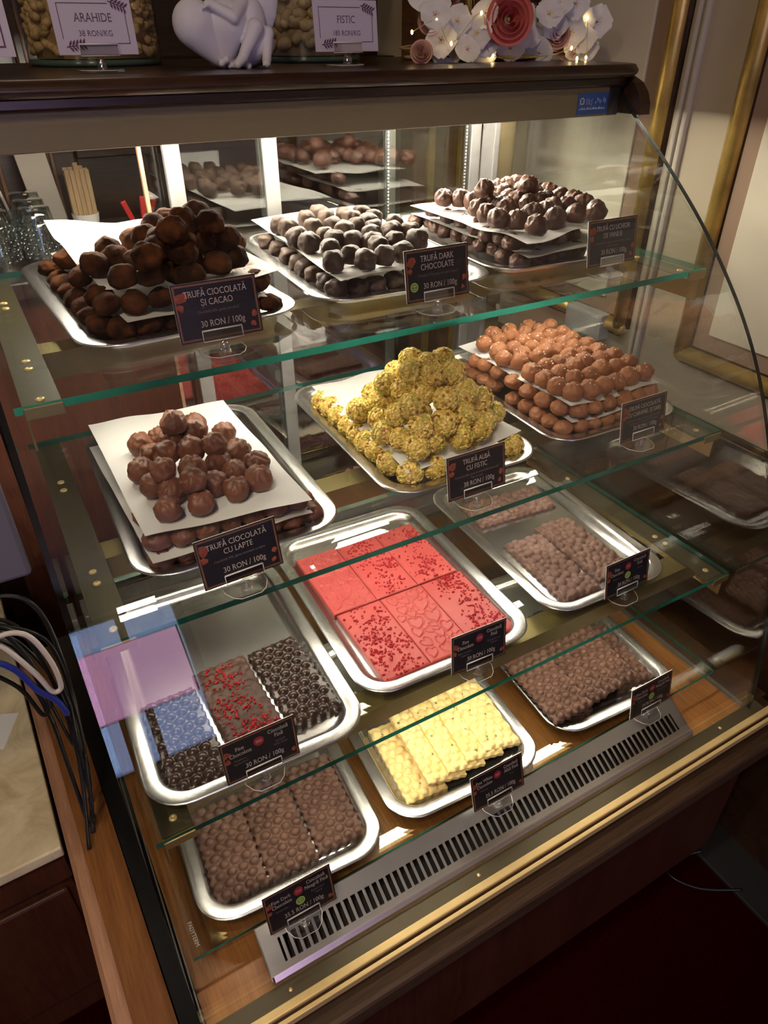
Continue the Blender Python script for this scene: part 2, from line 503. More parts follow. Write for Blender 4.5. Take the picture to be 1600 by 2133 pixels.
CAP = None
def lettering(mb, text, x, z, size, m, y=-0.0006, align='CENTER', sx=1.0, T=None, shear=0.0, serif=True):
    """flat letters standing in the xz plane, facing -y; short slabs on the stems' ends make them serifed"""
    global CAP
    def outline(body):
        cu = bpy.data.curves.new('lettering', 'FONT')
        cu.body = body; cu.size = size; cu.align_x = align; cu.shear = shear
        cu.resolution_u = 3
        if serif:
            cu.offset = -0.007 * size
        ob = bpy.data.objects.new('lettering', cu)
        me = bpy.data.meshes.new_from_object(ob)
        vs = [v.co.copy() for v in me.vertices]; fs = [list(p.vertices) for p in me.polygons]
        bpy.data.meshes.remove(me); bpy.data.objects.remove(ob); bpy.data.curves.remove(cu)
        return vs, fs
    if CAP is None:
        hv = outline('H')[0]
        CAP = (max(v.y for v in hv) / size, min(v.y for v in hv) / size)
    co, fs = outline(text)
    if serif:
        cnt = {}
        for f in fs:
            for i in range(len(f)):
                e = tuple(sorted((f[i], f[(i + 1) % len(f)])))
                cnt[e] = cnt.get(e, 0) + 1
        t = 0.030 * size; ov = 0.055 * size
        for (i, j), c in cnt.items():
            if c != 1:
                continue
            p, q = co[i], co[j]
            if abs(p.y - q.y) > 0.004 * size:
                continue
            wd = abs(p.x - q.x)
            lo = abs(p.y / size - CAP[1]) < 0.012; hi = abs(p.y / size - CAP[0]) < 0.012
            if (lo or hi) and 0.02 * size < wd < 0.17 * size:
                a, c2 = min(p.x, q.x) - ov, max(p.x, q.x) + ov
                z0, z1 = (p.y, p.y + t) if lo else (p.y - t, p.y)
                n = len(co)
                co += [Vector((a, z0, 0)), Vector((c2, z0, 0)), Vector((c2, z1, 0)), Vector((a, z1, 0))]
                fs.append([n, n + 1, n + 2, n + 3])
    vs = []
    for v in co:
        p = Vector((x + v.x * sx, y, z + v.y))
        vs.append(T @ p if T is not None else p)
    mb.add(vs, fs, m)

ORD = ['', 'first', 'second', 'third', 'fourth', 'fifth', 'sixth', 'seventh', 'eighth', 'ninth', 'tenth', 'eleventh', 'twelfth', 'thirteenth', 'fourteenth', 'fifteenth']

# ------------------------------------------------------------------ heights of the case
Z1, Z2, Z3 = 0.472, 0.235, 0.0          # tops of the three glass shelves
Y1, Y2, Y3 = 0.197, 0.093, 0.0          # their front edges
ZD = -0.212                             # top of the glass deck over the wooden floor
ZF = -0.250                             # wooden floor of the case
ZROOM = -0.80                           # shop floor
DEPTH = 0.515
YB = 0.725                              # plane of the sliding doors
XW = 1.20                               # right wall

# ------------------------------------------------------------------ the room
struct(MB().box(-2.6, XW + 0.1, -3.2, 1.8, ZROOM - 0.1, ZROOM, M['carpet']), 'floor')
struct(MB().box(-2.6, XW + 0.1, -3.2, 1.8, 1.80, 1.90, M['ceiling']), 'ceiling')
struct(MB().box(-2.7, -2.6, -3.2, 1.8, ZROOM, 1.8, M['wall']), 'wall_left')
struct(MB().box(-2.6, XW, 1.60, 1.70, ZROOM, 1.8, M['dark_wood']), 'wall_back')
struct(MB().box(XW, XW + 0.1, -3.2, 1.8, ZROOM, 1.8, M['wall']), 'wall_right')
w = MB()
WX0, WX1, WZ0, WZ1 = -0.75, 0.47, -0.25, 1.36
w.box(-2.6, WX0, -3.2, -3.1, ZROOM, 1.8, M['wall'])
w.box(WX1, XW, -3.2, -3.1, ZROOM, 1.8, M['wall'])
w.box(WX0, WX1, -3.2, -3.1, ZROOM, WZ0, M['wall'])
w.box(WX0, WX1, -3.2, -3.1, WZ1, 1.8, M['wall'])
struct(w, 'wall_front')
w = thing('window_1', 'shop window behind the viewer', 'window'); w['kind'] = 'structure'
f = MB()
for a, b in ((WX0, WX0 + .05), (WX1 - .05, WX1), (0.12, 0.16)):
    f.box(a, b, -3.17, -3.11, WZ0, WZ1, M['dark_wood'])
for a, b in ((WZ0, WZ0 + .05), (WZ1 - .05, WZ1)):
    f.box(WX0, WX1, -3.165, -3.115, a, b, M['dark_wood'])
f.build('window_frame', w)
MB().box(WX0 + .02, WX1 - .02, -3.145, -3.138, WZ0 + .02, WZ1 - .02, M['glass']).build('window_pane', w)

# wainscot and gilt picture-frame mouldings on the right wall
struct(MB().box(XW - 0.022, XW, -3.1, 0.95, ZROOM, 0.115, M['dark_wood']).box(XW - 0.03, XW, -3.1, 0.95, 0.115, 0.130, M['dark_wood'], 0.004), 'trim_1')

def rail(mb, p0, p1, w, h, m, half=True):
    """half-round moulding on the wall x = XW between two (y, z) corners"""
    seg = 10
    d = Vector((p1[0] - p0[0], p1[1] - p0[1])).normalized()
    nrm = Vector((-d.y, d.x))
    vs = []
    for (y, z), e in ((p0, -1), (p1, 1)):
        for k in range(seg + 1):
            a = pi * k / seg
            off = -cos(a) * w / 2
            # mitred ends
            yy = y + nrm.x * off + d.x * e * abs(0) ; zz = z + nrm.y * off
            vs.append((XW - h * sin(a) - 0.0005, yy, zz))
    n = seg + 1
    fs = [[k, k + 1, n + k + 1, n + k] for k in range(seg)]
    fs.append(list(range(n))); fs.append([n + k for k in range(n)])
    mb.add(vs, fs, m, True)

def gilt_frame(name, y0, y1, z0, z1, inner):
    fr = MB()
    fr.box(XW - 0.006, XW + 0.002, y0, y1, z0, z1, M['taupe'])
    fr.box(XW - 0.012, XW - 0.005, y0 + inner, y1 - inner, z0 + inner, z1 - inner, M['cream'], 0.002)
    t = 0.034
    for a, b in (((y0, z0), (y1, z0)), ((y1, z0), (y1, z1)), ((y1, z1), (y0, z1)), ((y0, z1), (y0, z0))):
        rail(fr, a, b, t, 0.024, M['gold_frame'])
        rail(fr, a, b, t + 0.014, 0.010, M['dark_wood'])
    for c in ((y0, z0), (y1, z0), (y1, z1), (y0, z1)):
        fr.ball((XW - 0.006, c[0], c[1]), t * 0.55, M['gold_frame'], 2, (0.9, 1, 1))
    return struct(fr, name)
gilt_frame('trim_2', 0.515, 1.15, 0.245, 1.45, 0.052)
gilt_frame('trim_3', -0.75, 0.345, 0.245, 1.45, 0.052)
s = MB()
for y in (0.468, 0.452):
    s.box(XW - 0.012, XW + 0.001, y, y + 0.011, 0.14, 1.6, M['stile'], 0.004)
struct(s, 'trim_4')

# back of the shop: panelled cupboard wall with pilasters, and the back counter
bw = MB()
for x in (-0.2, -0.05, 0.10, 0.22):
    bw.box(x, x + 0.085, 1.53, 1.60, ZROOM, 1.8, M['dark_wood'], 0.008)
    bw.box(x + 0.02, x + 0.03, 1.522, 1.535, 0.2, 1.8, M['mid_wood'], 0.002)
for z in (0.52, 0.70, 0.9):
    bw.box(0.3, 1.2, 1.50, 1.6, z, z + 0.022, M['dark_wood'], 0.003)
struct(bw, 'trim_5')
pl = MB()
for x in (0.99, 1.08):
    pl.box(x, x + 0.09, 1.05, 1.12, ZROOM, 1.8, M['mid_wood'], 0.008)
    pl.box(x + 0.035, x + 0.055, 1.04, 1.055, ZROOM, 1.8, M['gold_frame'], 0.004)
struct(pl, 'trim_6')
bc = thing('back_counter', 'dark wooden back counter behind the glass display case', 'counter', (0, 0, 0))
MB().box(-0.12, 0.95, 1.0, 1.5, 0.345, 0.38, M['dark_wood'], 0.004).build('countertop', bc)
MB().box(-0.10, 0.93, 1.03, 1.5, ZROOM, 0.345, M['red_wood']).build('cabinet_body', bc)

# ------------------------------------------------------------------ the display case
case = thing('display_case', 'curved-glass wooden display case holding the trays of chocolates', 'display case')
MB().box(-0.034, 1.075, -0.105, 0.76, -0.29, ZF - 0.002, M['dark_wood']).build('carcass', case)
MB().box(-0.006, 1.004, -0.104, 0.72, ZF - 0.004, ZF, M['deck_wood']).build('floor_board', case)
b = MB()
b.box(-0.1, 1.10, -0.165, 0.76, -0.345, -0.300, M['plinth_wood'], 0.008)
b.box(-0.08, 1.08, -0.12, 0.76, ZROOM + 0.06, -0.345, M['red_wood'])
b.box(-0.06, 1.06, -0.09, 0.74, ZROOM, ZROOM + 0.06, M['black_matte'])
b.build('base_cabinet', case)
MB().box(-0.06, 1.08, -0.118, -0.1, -0.302, -0.262, M['black']).build('recess_strip', case)
# brass front strips
g = MB()
g.box(-0.034, 1.04, -0.127, -0.1035, ZF - 0.012, ZF + 0.002, M['olive'], 0.001)
g.box(-0.034, 1.05, -0.137, -0.126, ZF - 0.013, ZF + 0.004, M['brass'], 0.0015)
g.box(-0.034, 1.055, -0.1475, -0.1415, ZF - 0.014, ZF, M['brass'], 0.001)
g.box(-0.034, 1.055, -0.1415, -0.137, ZF - 0.014, ZF - 0.004, M['dark_wood'])
g.build('brass_strip', case)
b = MB().lathe([(0.0, 0.0), (0.003, 0.0), (0.002, 0.0012), (0.0, 0.0014)], M['brass'], 12).mesh('screw')
for x in (0.10, 0.40, 0.93):
    link('screw', b, case, (x, -0.116, ZF + 0.002))
SCREW = MB().lathe([(0.0, 0.0016), (0.0016, 0.0016), (0.002, 0.0022), (0.0048, 0.0012), (0.005, 0.0)], M['brass'], 14, cap=False).mesh('screw')

# left end: sheared wooden side board, its moulding, black frame rail
def sheared(mb, xl0, xr0, xl1, xr1, y0, y1, z0, z1, m):
    vs = [(xl0, y0, z0), (xr0, y0, z0), (xr1, y1, z0), (xl1, y1, z0), (xl0, y0, z1), (xr0, y0, z1), (xr1, y1, z1), (xl1, y1, z1)]
    mb.add(vs, [[0, 3, 2, 1], [4, 5, 6, 7], [0, 1, 5, 4], [1, 2, 6, 5], [2, 3, 7, 6], [3, 0, 4, 7]], m)
b = MB()
sheared(b, -0.082, -0.0345, -0.1195, -0.068, -0.16, 0.70, -0.40, -0.252, M['side_wood'])
b.build('side_board', case)
b = MB()
sheared(b, -0.106, -0.0825, -0.139, -0.120, -0.16, 0.70, -0.55, -0.262, M['tan_wood'])
sheared(b, -0.100, -0.0825, -0.134, -0.120, -0.16, 0.70, -0.262, -0.256, M['tan_wood'])
b.build('side_moulding', case)

# curved front glass profile (y, z), top to bottom
PROF = [(0.470, 0.716), (0.440, 0.693), (0.409, 0.666), (0.334, 0.612), (0.249, 0.545), (0.185, 0.486), (0.128, 0.425), (0.080, 0.362), (0.042, 0.298),
        (0.006, 0.225), (-0.028, 0.145), (-0.056, 0.065), (-0.080, -0.025), (-0.098, -0.115), (-0.110, -0.190), (-0.115, -0.248)]
PR = [(p.y, p.z) for p in spline([(0, a, b) for a, b in PROF], 4)]
def offset(pr, d):
    out = []
    for i, p in enumerate(pr):
        a = pr[max(i - 1, 0)]; b2 = pr[min(i + 1, len(pr) - 1)]
        ty, tz = b2[0] - a[0], b2[1] - a[1]
        l = hypot(ty, tz)
        out.append((p[0] - tz / l * d * -1, p[1] + ty / l * d * -1))
    return out
PI_ = offset(PR, -0.006)
g = MB()
n = len(PR)
XA, XB = -0.012, 1.012
for prof in (PR, PI_):
    vs = [(XA, y, z) for y, z in prof] + [(XB, y, z) for y, z in prof]
    g.add(vs, [[i, i + 1, n + i + 1, n + i] for i in range(n - 1)], M['front_glass'], True)
for x in (XA, XB):
    vs = [(x, y, z) for y, z in PR] + [(x, y, z) for y, z in PI_]
    g.add(vs, [[i, i + 1, n + i + 1, n + i] for i in range(n - 1)], M['dark_edge'], False)
for k in (0, n - 1):
    g.add([(XA,) + PR[k], (XB,) + PR[k], (XB,) + PI_[k], (XA,) + PI_[k]], [[0, 1, 2, 3]], M['dark_edge'])
g.build('front_glass', case)
poly = [p for p in PI_ if p[1] > ZF] + [(PI_[-1][0], ZF), (YB - 0.01, ZF), (YB - 0.01, 0.716)]
MB().prism(poly, 'x', 1.004, 1.010, M['end_glass']).build('end_glass', case)
MB().prism(poly, 'x', -0.012, -0.006, M['end_glass']).build('end_glass', case)
b = MB()
sheared(b, -0.034, -0.0125, -0.0675, -0.0125, -0.113, 0.70, ZF - 0.03, ZF + 0.010, M['black'])
b.box(-0.0125, -0.0065, -0.10, 0.74, ZF - 0.004, ZF + 0.004, M['black'])
b.box(-0.0105, -0.0085, -0.10, 0.74, ZF + 0.004, ZF + 0.0055, M['alu'])
b.build('frame_rail', case)
b = MB()
b.box(1.0035, 1.0105, -0.10, 0.74, ZF - 0.002, ZF + 0.006, M['alu'])
b.box(1.0105, 1.06, -0.127, 0.74, ZF - 0.012, ZF - 0.001, M['dark_wood'])
b.build('frame_rail', case)
# dark uprights at the back corners
b = MB()
b.box(-0.034, -0.006, 0.715, 0.76, ZF, 0.70, M['black'])
b.build('back_post', case)
b = MB()
b.box(0.955, 0.968, 0.70, 0.74, ZF, 0.70, M['alu'], 0.001)
b.box(0.970, 1.010, 0.705, 0.745, ZF, 0.70, M['olive'], 0.001)
b.build('back_post', case)

# canopy: dark wooden board with rounded nose, fascia, lamp housing
def rounded_plan(x0, x1, y0, y1, r, seg=8):
    pts = []
    for cx, cy, a0 in ((x1 - r, y0 + r, -pi / 2), (x1 - r, y1 - r, 0), (x0 + r, y1 - r, pi / 2), (x0 + r, y0 + r, pi)):
        for k in range(seg + 1):
            a = a0 + k * pi / 2 / seg
            pts.append((cx + r * cos(a), cy + r * sin(a)))
    return pts
def slab(mb, x0, x1, y0, y1, z0, z1, r, m, nose=0.01):
    rings = []
    for dz, ins in ((z0, 0.006), (z0 + 0.004, 0.001), ((z0 + z1) / 2, 0.0), (z1 - 0.006, 0.002), (z1 - 0.001, 0.006), (z1, 0.012)):
        rings.append([(px, py, dz) for px, py in rounded_plan(x0 + ins, x1 - ins, y0 + ins, y1 - ins, max(0.001, r - ins))])
    n2 = len(rings[0]); vs = [p for r_ in rings for p in r_]; fs = []
    for a in range(len(rings) - 1):
        for i in range(n2):
            j = (i + 1) % n2
            fs.append([a * n2 + i, a * n2 + j, (a + 1) * n2 + j, (a + 1) * n2 + i])
    mb.add(vs, fs, m, True)
    mb.add(rings[0], [list(range(n2))[::-1]], m); mb.add(rings[-1], [list(range(n2))], m)
b = MB()
slab(b, -0.7, 1.055, 0.415, 0.98, 0.716, 0.7335, 0.075, M['dark_wood'])
b.build('canopy_board', case)
b = MB()
b.box(-0.6, 1.035, 0.442, 0.95, 0.702, 0.716, M['dark_wood'], 0.003)
b.build('canopy_moulding', case)
b = MB()
b.box(-0.6, 0.985, 0.446, 0.458, 0.661, 0.702, M['fascia'], 0.0015)
b.build('fascia', case)
MB().box(0.985, 1.011, 0.446, 0.74, 0.661, 0.702, M['black_matte'], 0.003).build('canopy_end', case)
b = MB()
b.prism([(0.475, 0.7165), (0.445, 0.7157), (0.425, 0.708), (0.411, 0.695), (0.403, 0.680), (0.401, 0.664), (0.760, 0.664), (0.760, 0.7165)], 'x', 1.0135, 1.036, M['dark_wood'])
b.build('canopy_cheek', case)
b = MB()
b.box(0.0, 1.0, 0.458, 0.70, 0.694, 0.7015, M['white_metal'])
b.build('lamp_housing', case)
b = MB()
b.lathe([(0.0, 0.0), (0.0125, 0.0), (0.0125, 0.855), (0.0, 0.855)], M['tube'], 20)
t = b.build('lamp_tube', case, (0.10, 0.622, 0.674), (0, pi / 2, 0))
for x in (0.09, 0.953):
    MB().box(x, x + 0.012, 0.606, 0.638, 0.658, 0.694, M['white_metal'], 0.002).build('lamp_socket', case)
# blue maker's sticker on the fascia
s = MB()
s.box(0.918, 0.9835, 0.4452, 0.4462, 0.6645, 0.6945, M['blue'])
st = s.build('sticker', case)
s = MB()
lettering(s, '1fc|', 0.934, 0.6785, 0.0125, M['sticker_white'], 0.4448, 'LEFT', 0.85)
for q in range(7):      # worn-off rest of the print
    s.box(.9560 + q * .0034, .9568 + q * .0034, 0.4446, 0.4452, .6795 + (q * 5 % 3) * .002, .6830 + (q * 3 % 4) * .0016, M['sticker_white'])
for q in range(22):
    s.box(.9228 + q * .0025, .9240 + q * .0025, 0.4446, 0.4452, .6715, .6715 + .0012 + (q * 7 % 5) * .0006, M['sticker_white'])
for a, b2, c, d in ((.9225, .9245, .6785, .6885), (.9295, .9315, .6785, .6885), (.9225, .9315, .6785, .6805), (.9225, .9315, .6865, .6885)):
    s.box(a, b2, 0.4446, 0.4452, c, d, M['sticker_white'])
s.build('lettering', st)

# sliding glass doors at the back
def sliding_door(x0, x1, y, sw, edge=None):
    d = MB()
    d.box(x0, x0 + sw, y, y + 0.012, ZF + 0.04, 0.694, M['alu'], 0.0015)
    d.box(x1 - sw, x1, y, y + 0.012, ZF + 0.04, 0.694, M['alu'], 0.0015)
    d.box(x0 + sw, x1 - sw, y, y + 0.012, 0.640, 0.694, M['alu'], 0.0015)
    d.box(x0 + sw, x1 - sw, y, y + 0.012, ZF + 0.04, ZF + 0.075, M['alu'], 0.0015)
    fr = d.build('door_frame', case)
    MB().box(x0 + sw, x1 - sw, y + 0.004, y + 0.009, ZF + 0.075, 0.640, M['door_glass']).build('door_pane', fr)
    return fr
sliding_door(0.318, 0.512, YB, 0.027)
sliding_door(0.484, 0.955, YB + 0.018, 0.024)
d = MB()
d.box(0.286, 0.292, YB + 0.034, YB + 0.044, ZF + 0.04, 0.694, M['tan_wood'])
d.box(0.292, 0.318, YB + 0.036, YB + 0.041, ZF + 0.04, 0.694, M['door_glass'])
d.build('door_edge', case)
d = MB()
d.box(0.745, 0.768, YB + 0.036, YB + 0.046, ZF + 0.04, 0.694, M['alu'], 0.001)
d.build('door_stile', case)
for x in (0.738, 0.916):
    d = MB()
    d.box(x - 0.0008, x + 0.0038, YB + 0.0165, YB + 0.0178, 0.27, 0.644, M['black_matte'])
    for k in range(60):
        z = 0.28 + k * 0.006
        d.box(x, x + 0.003, YB + 0.0145, YB + 0.0170, z, z + 0.0035, M['gasket'])
    d.build('door_gasket', case)
b = MB()
b.box(0.0, 1.0, 0.70, 0.76, ZF, ZF + 0.04, M['alu'], 0.002)
b.build('door_track', case)
b = MB()
b.box(0.0, 1.0, 0.585, 0.70, -0.060, -0.050, M['olive'], 0.001)
b.build('rear_ledge', case)

# brackets and cross bars under each shelf
def bracket(x0, x1, xv0, xv1, yf, z):
    b = MB()
    b.box(x0, x1, yf + 0.010, yf + DEPTH + 0.02, z - 0.0115, z - 0.0087, M['olive'], 0.0004)
    b.box(xv0, xv1, yf + 0.004, yf + DEPTH + 0.02, z - 0.052, z - 0.010, M['gold_metal'], 0.0008)
    b.box(x0, x1, yf - 0.0035, yf - 0.0008, z - 0.0135, z - 0.0015, M['gold_metal'], 0.001)
    b.box(x0, x1, yf - 0.0035, yf + 0.012, z - 0.0145, z - 0.0115, M['gold_metal'], 0.0008)
    o = b.build('bracket', case)
    for y in (yf + 0.030, yf + 0.12, yf + 0.145, yf + 0.36, yf + 0.385):
        link('screw', SCREW, o, ((x0 + x1) / 2, y, z - 0.0087))
for yf, z in ((Y1, Z1), (Y2, Z2), (Y3, Z3)):
    bracket(0.010, 0.048, 0.010, 0.0125, yf, z)
    bracket(0.958, 0.996, 0.9935, 0.996, yf, z)
    # gold lamp rail across the case under the shelf, its tube hidden below it
    yl = yf + (0.19 if z > 0.1 else 0.075)
    rl = MB().box(0.0125, 0.9935, yl - 0.019, yl + 0.019, z - 0.026, z - 0.012, M['gold_metal'], 0.001).box(0.0125, 0.9935, yl - 0.0205, yl - 0.0185, z - 0.0445, z - 0.012, M['gold_metal']).build('lamp_rail', case)
    MB().lathe([(0.0, 0.0), (0.0065, 0.0), (0.0065, 0.90), (0.0, 0.90)], M['shelf_tube'], 14).build('lamp_tube', rl, (0.05, yl, z - 0.034), (0, pi / 2, 0))

# the glass shelves lift off
def glass_shelf(yf, z, label, depth=DEPTH, th=0.0085, x0=0.002, x1=0.9985):
    b = MB()
    y1 = yf + depth; z0 = z - th
    vs = [(x0, yf, z0), (x1, yf, z0), (x1, y1, z0), (x0, y1, z0), (x0, yf, z), (x1, yf, z), (x1, y1, z), (x0, y1, z)]
    b.add(vs, [[0, 3, 2, 1], [4, 5, 6, 7]], M['glass'])
    c = 0.0012
    for a, d in (((x0, yf), (x1, yf)), ((x1, yf), (x1, y1)), ((x1, y1), (x0, y1)), ((x0, y1), (x0, yf))):
        b.add([(a[0], a[1], z0), (d[0], d[1], z0), (d[0], d[1], z), (a[0], a[1], z)], [[0, 1, 2, 3]], M['edge'])
    o = b.build('glass_shelf')
    return tag(o, label, 'shelf', 'glass shelves of the case')
glass_shelf(Y1, Z1, 'top glass shelf with green edge, under the cocoa, dark and vanilla truffles')
glass_shelf(Y2, Z2, 'middle glass shelf with green edge, under the milk, pistachio and caramel truffles')
glass_shelf(Y3, Z3, 'lower glass shelf with green edge, under the ruby chocolate tray')
glass_shelf(-0.036, ZD, 'lowest glass sheet lying just above the wooden case floor', 0.70, 0.006)
for x in (0.03, 0.5, 0.97):
    for y in (-0.02, 0.3, 0.6):
        MB().box(x, x + 0.012, y, y + 0.012, ZF, ZD - 0.006, M['acrylic']).build('deck_support', case)
b = MB()
T = Matrix.Translation((0.008, 0.012, ZD + 0.0004)) @ Matrix.Rotation(radians(-88), 4, 'Z') @ Matrix.Rotation(radians(-90), 4, 'X')
lettering(b, 'PADYTERM', 0, 0, 0.0075, M['decal'], 0.0, 'LEFT', 0.95, T)
tag(b.build('decal'), 'small white lettered decal at the front left corner of the lowest glass', 'decal')

# ------------------------------------------------------------------ ventilation grille
v = thing('vent_grille', 'long slotted stainless steel air grille in front of the lowest trays', 'vent')
P0 = Vector((0, -0.043, -0.207)); P1 = Vector((0, -0.1005, -0.238))
def pv(x, t, dz=0.0):
    p = P0.lerp(P1, t)
    return (x, p.y, p.z + dz)
b = MB(); X0, X1 = 0.082, 0.872
ts = 0.34; te = 0.80
def plate(xa, xb, ta, tb, th=0.0015):
    q = [pv(xa, ta), pv(xb, ta), pv(xb, tb), pv(xa, tb)]
    vs = q + [(a, b2, c - th) for a, b2, c in q]
    b.add(vs, [[0, 1, 2, 3], [7, 6, 5, 4], [0, 4, 5, 1], [1, 5, 6, 2], [2, 6, 7, 3], [3, 7, 4, 0]], M['grille_steel'])
plate(X0, X1, 0.0, ts); plate(X0, X1, te, 0.93)
plate(X0, X0 + 0.024, ts, te); plate(X1 - 0.02, X1, ts, te)
b.prism([(P0.y, P0.z), (P0.y + 0.002, P0.z - 0.002), (P0.y + 0.002, ZF), (P0.y, ZF)], 'x', X0, X1, M['grille_steel'])
pl_ = pv(0, 0.93)
b.prism([(pl_[1], pl_[2]), (P1.y - 0.0015, P1.z - 0.004), (P1.y - 0.002, ZF), (P1.y + 0.004, ZF), (pl_[1], pl_[2] - 0.003)], 'x', X0 + 0.004, X1 + 0.003, M['grille_steel'])
for x in (X0, X1 - 0.0015):
    b.prism([(P0.y, P0.z), (P1.y, P1.z), (P1.y, ZF), (P0.y, ZF)], 'x', x, x + 0.0015, M['grille_steel'])
b.build('grille_body', v)
b = MB(); ns = 66
for k in range(ns):
    x = X0 + 0.024 + (X1 - X0 - 0.044) * (k + 0.5) / ns
    q = [pv(x - 0.0024, ts), pv(x + 0.0018, ts), pv(x + 0.0018, te), pv(x - 0.0024, te)]
    lo = [(x + 0.0035, y, z - 0.006) for _, y, z in q]
    b.add([q[0], q[1], q[2], q[3], lo[0], lo[3]], [[0, 1, 2, 3], [0, 3, 5, 4]], M['grille_steel'])
b.build('slats', v)
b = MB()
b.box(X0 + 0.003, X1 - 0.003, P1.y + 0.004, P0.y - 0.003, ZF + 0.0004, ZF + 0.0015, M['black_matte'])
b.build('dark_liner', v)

# ------------------------------------------------------------------ trays
def rrect(w, d, r, seg=7):
    pts = []
    for cx, cy, a0 in ((w / 2 - r, r, -pi / 2), (w / 2 - r, d - r, 0), (-w / 2 + r, d - r, pi / 2), (-w / 2 + r, r, pi)):
        for k in range(seg + 1):
            a = a0 + k * pi / 2 / seg
            pts.append((cx + r * cos(a), cy + r * sin(a)))
    return pts
def tray_mesh(w, d):
    R = 0.052
    prof = [(0.0005, 0.0142), (0.0, 0.0150), (0.0008, 0.0162), (0.003, 0.0166), (0.017, 0.0160), (0.0195, 0.0150), (0.022, 0.0115), (0.0265, 0.0045), (0.029, 0.0026), (0.033, 0.0018)]
    rings = []
    for ins, z in prof:
        rings.append([(x, y + ins, z) for x, y in rrect(w - 2 * ins, d - 2 * ins, R - ins * 0.75)])
    under = [(0.033, 0.0002), (0.0295, 0.0010), (0.0225, 0.0100), (0.018, 0.0146), (0.0015, 0.0146)]
    low = []
    for ins, z in under:
        low.append([(x, y + ins, z) for x, y in rrect(w - 2 * ins, d - 2 * ins, R - ins * 0.75)])
    mb = MB(); n = len(rings[0])
    def loft(rs):
        vs = [p for r in rs for p in r]; fs = []
        for a in range(len(rs) - 1):
            for i in range(n):
                j = (i + 1) % n
                fs.append([a * n + i, a * n + j, (a + 1) * n + j, (a + 1) * n + i])
        mb.add(vs, fs, M['steel'], True)
    loft(rings); mb.add(rings[-1], [list(range(n))], M['steel'])
    loft(low[::-1]); mb.add(low[0], [list(range(n))[::-1]], M['steel'])
    return mb.mesh('serving_tray')

TRAYS = [  # key, centre x, front y, shelf z, width, depth, turn, label
    ('cacao', .222, .276, Z1, .278, .42, 3, 'stainless steel tray under the cocoa-dusted truffles on the top shelf'),
    ('dark', .520, .281, Z1, .278, .42, -3, 'stainless steel tray under the dark chocolate truffles on the top shelf'),
    ('vanilla', .803, .282, Z1, .276, .42, -4, 'stainless steel tray under the vanilla liqueur truffles on the top shelf'),
    ('milk', .203, .149, Z2, .272, .415, -1.5, 'stainless steel tray under the milk chocolate truffles on the middle shelf'),
    ('pistachio', .546, .157, Z2, .266, .40, -1.5, 'stainless steel tray under the pistachio truffles on the middle shelf'),
    ('caramel', .846, .158, Z2, .272, .41, -2, 'stainless steel tray under the caramel truffles on the middle shelf'),
    ('berry', .152, .017, Z3, .292, .41, -2, 'stainless steel tray under the raspberry-topped dark bar on the lower shelf'),
    ('ruby', .457, .044, Z3, .300, .41, -2, 'stainless steel tray under the pinkish-red ruby chocolate bars'),
    ('bubble', .775, .044, Z3, .262, .41, -2, 'stainless steel tray under the three milk chocolate bubble bars'),
    ('seventy', .160, -.030, ZD, .276, .40, -3, 'stainless steel tray under three matte dark bars at the bottom left'),
    ('white', .455, -.030, ZD, .276, .40, -3.5, 'stainless steel tray under the yellow white-chocolate bars at the bottom'),
    ('nut', .772, -.030, ZD, .276, .40, -3.5, 'stainless steel tray under the leaning dark bars at the bottom right'),
]
tray_ob = {}
for key, cx, fy, z, w_, d_, rz, lab in TRAYS:
    o = link('serving_tray', tray_mesh(w_, d_), None, (cx, fy, z + 0.0003), (0, 0, radians(rz)))
    tag(o, lab, 'tray', 'stainless steel trays in the case')
    tray_ob[key] = o

# ------------------------------------------------------------------ paper sheets
def sheet(fl, bl, fr, z, seed, label, mat='paper', wave=0.0025, droop=0.0, lift=0.0, jag=False):
    nx, ny = 26, 34
    fl = Vector(fl); bl = Vector(bl); fr = Vector(fr)
    vs = []; fs = []
    for j in range(ny + 1):
        for i in range(nx + 1):
            u, v = i / nx, j / ny
            p = fl + (fr - fl) * u + (bl - fl) * v
            e = max(abs(u - 0.5), abs(v - 0.5)) * 2
            h = noise.noise((u * 3.1 + seed, v * 3.7, seed * 1.7)) * wave * (0.3 + 1.5 * e ** 4)
            h += sin(u * 9 + seed) * wave * 0.45 * (1 - v) ** 3
            h -= droop * max(0, (e - 0.8) / 0.2) ** 2
            h += lift * max(0, v - 0.75) ** 2 * 16 * max(0, 0.5 - u) * 2
            if jag and v < 0.1 and u < 0.3:
                p = p + (bl - fl) * (0.10 - v) * (1 - u / 0.3) * 0.9
            vs.append((p.x, p.y, z + h))
    n = nx + 1
    for j in range(ny):
        for i in range(nx):
            fs.append([j * n + i, j * n + i + 1, (j + 1) * n + i + 1, (j + 1) * n + i])
    base = len(vs)
    vs += [(x, y, zz - 0.0003) for x, y, zz in vs]
    fs += [[base + a for a in f[::-1]] for f in fs[:]]
    mb = MB(); mb.add(vs, fs, M[mat], True)
    return tag(mb.build('paper_sheet'), label, 'paper', 'white paper sheets under the truffles')
sheet((.751, .193), (.750, .496), (.944, .189), Z2 + .0585, 1, 'upper white paper sheet under the top layer of caramel truffles')
sheet((.757, .190), (.766, .514), (.934, .178), Z2 + .0325, 2, 'lower white paper sheet between the two bottom layers of caramel truffles')
sheet((.688, .263), (.678, .560), (.892, .290), Z1 + .0595, 3, 'upper white paper sheet under the top layer of vanilla truffles', wave=.004)
sheet((.712, .285), (.722, .627), (.892, .290), Z1 + .0325, 4, 'lower white paper sheet between the bottom layers of vanilla truffles')
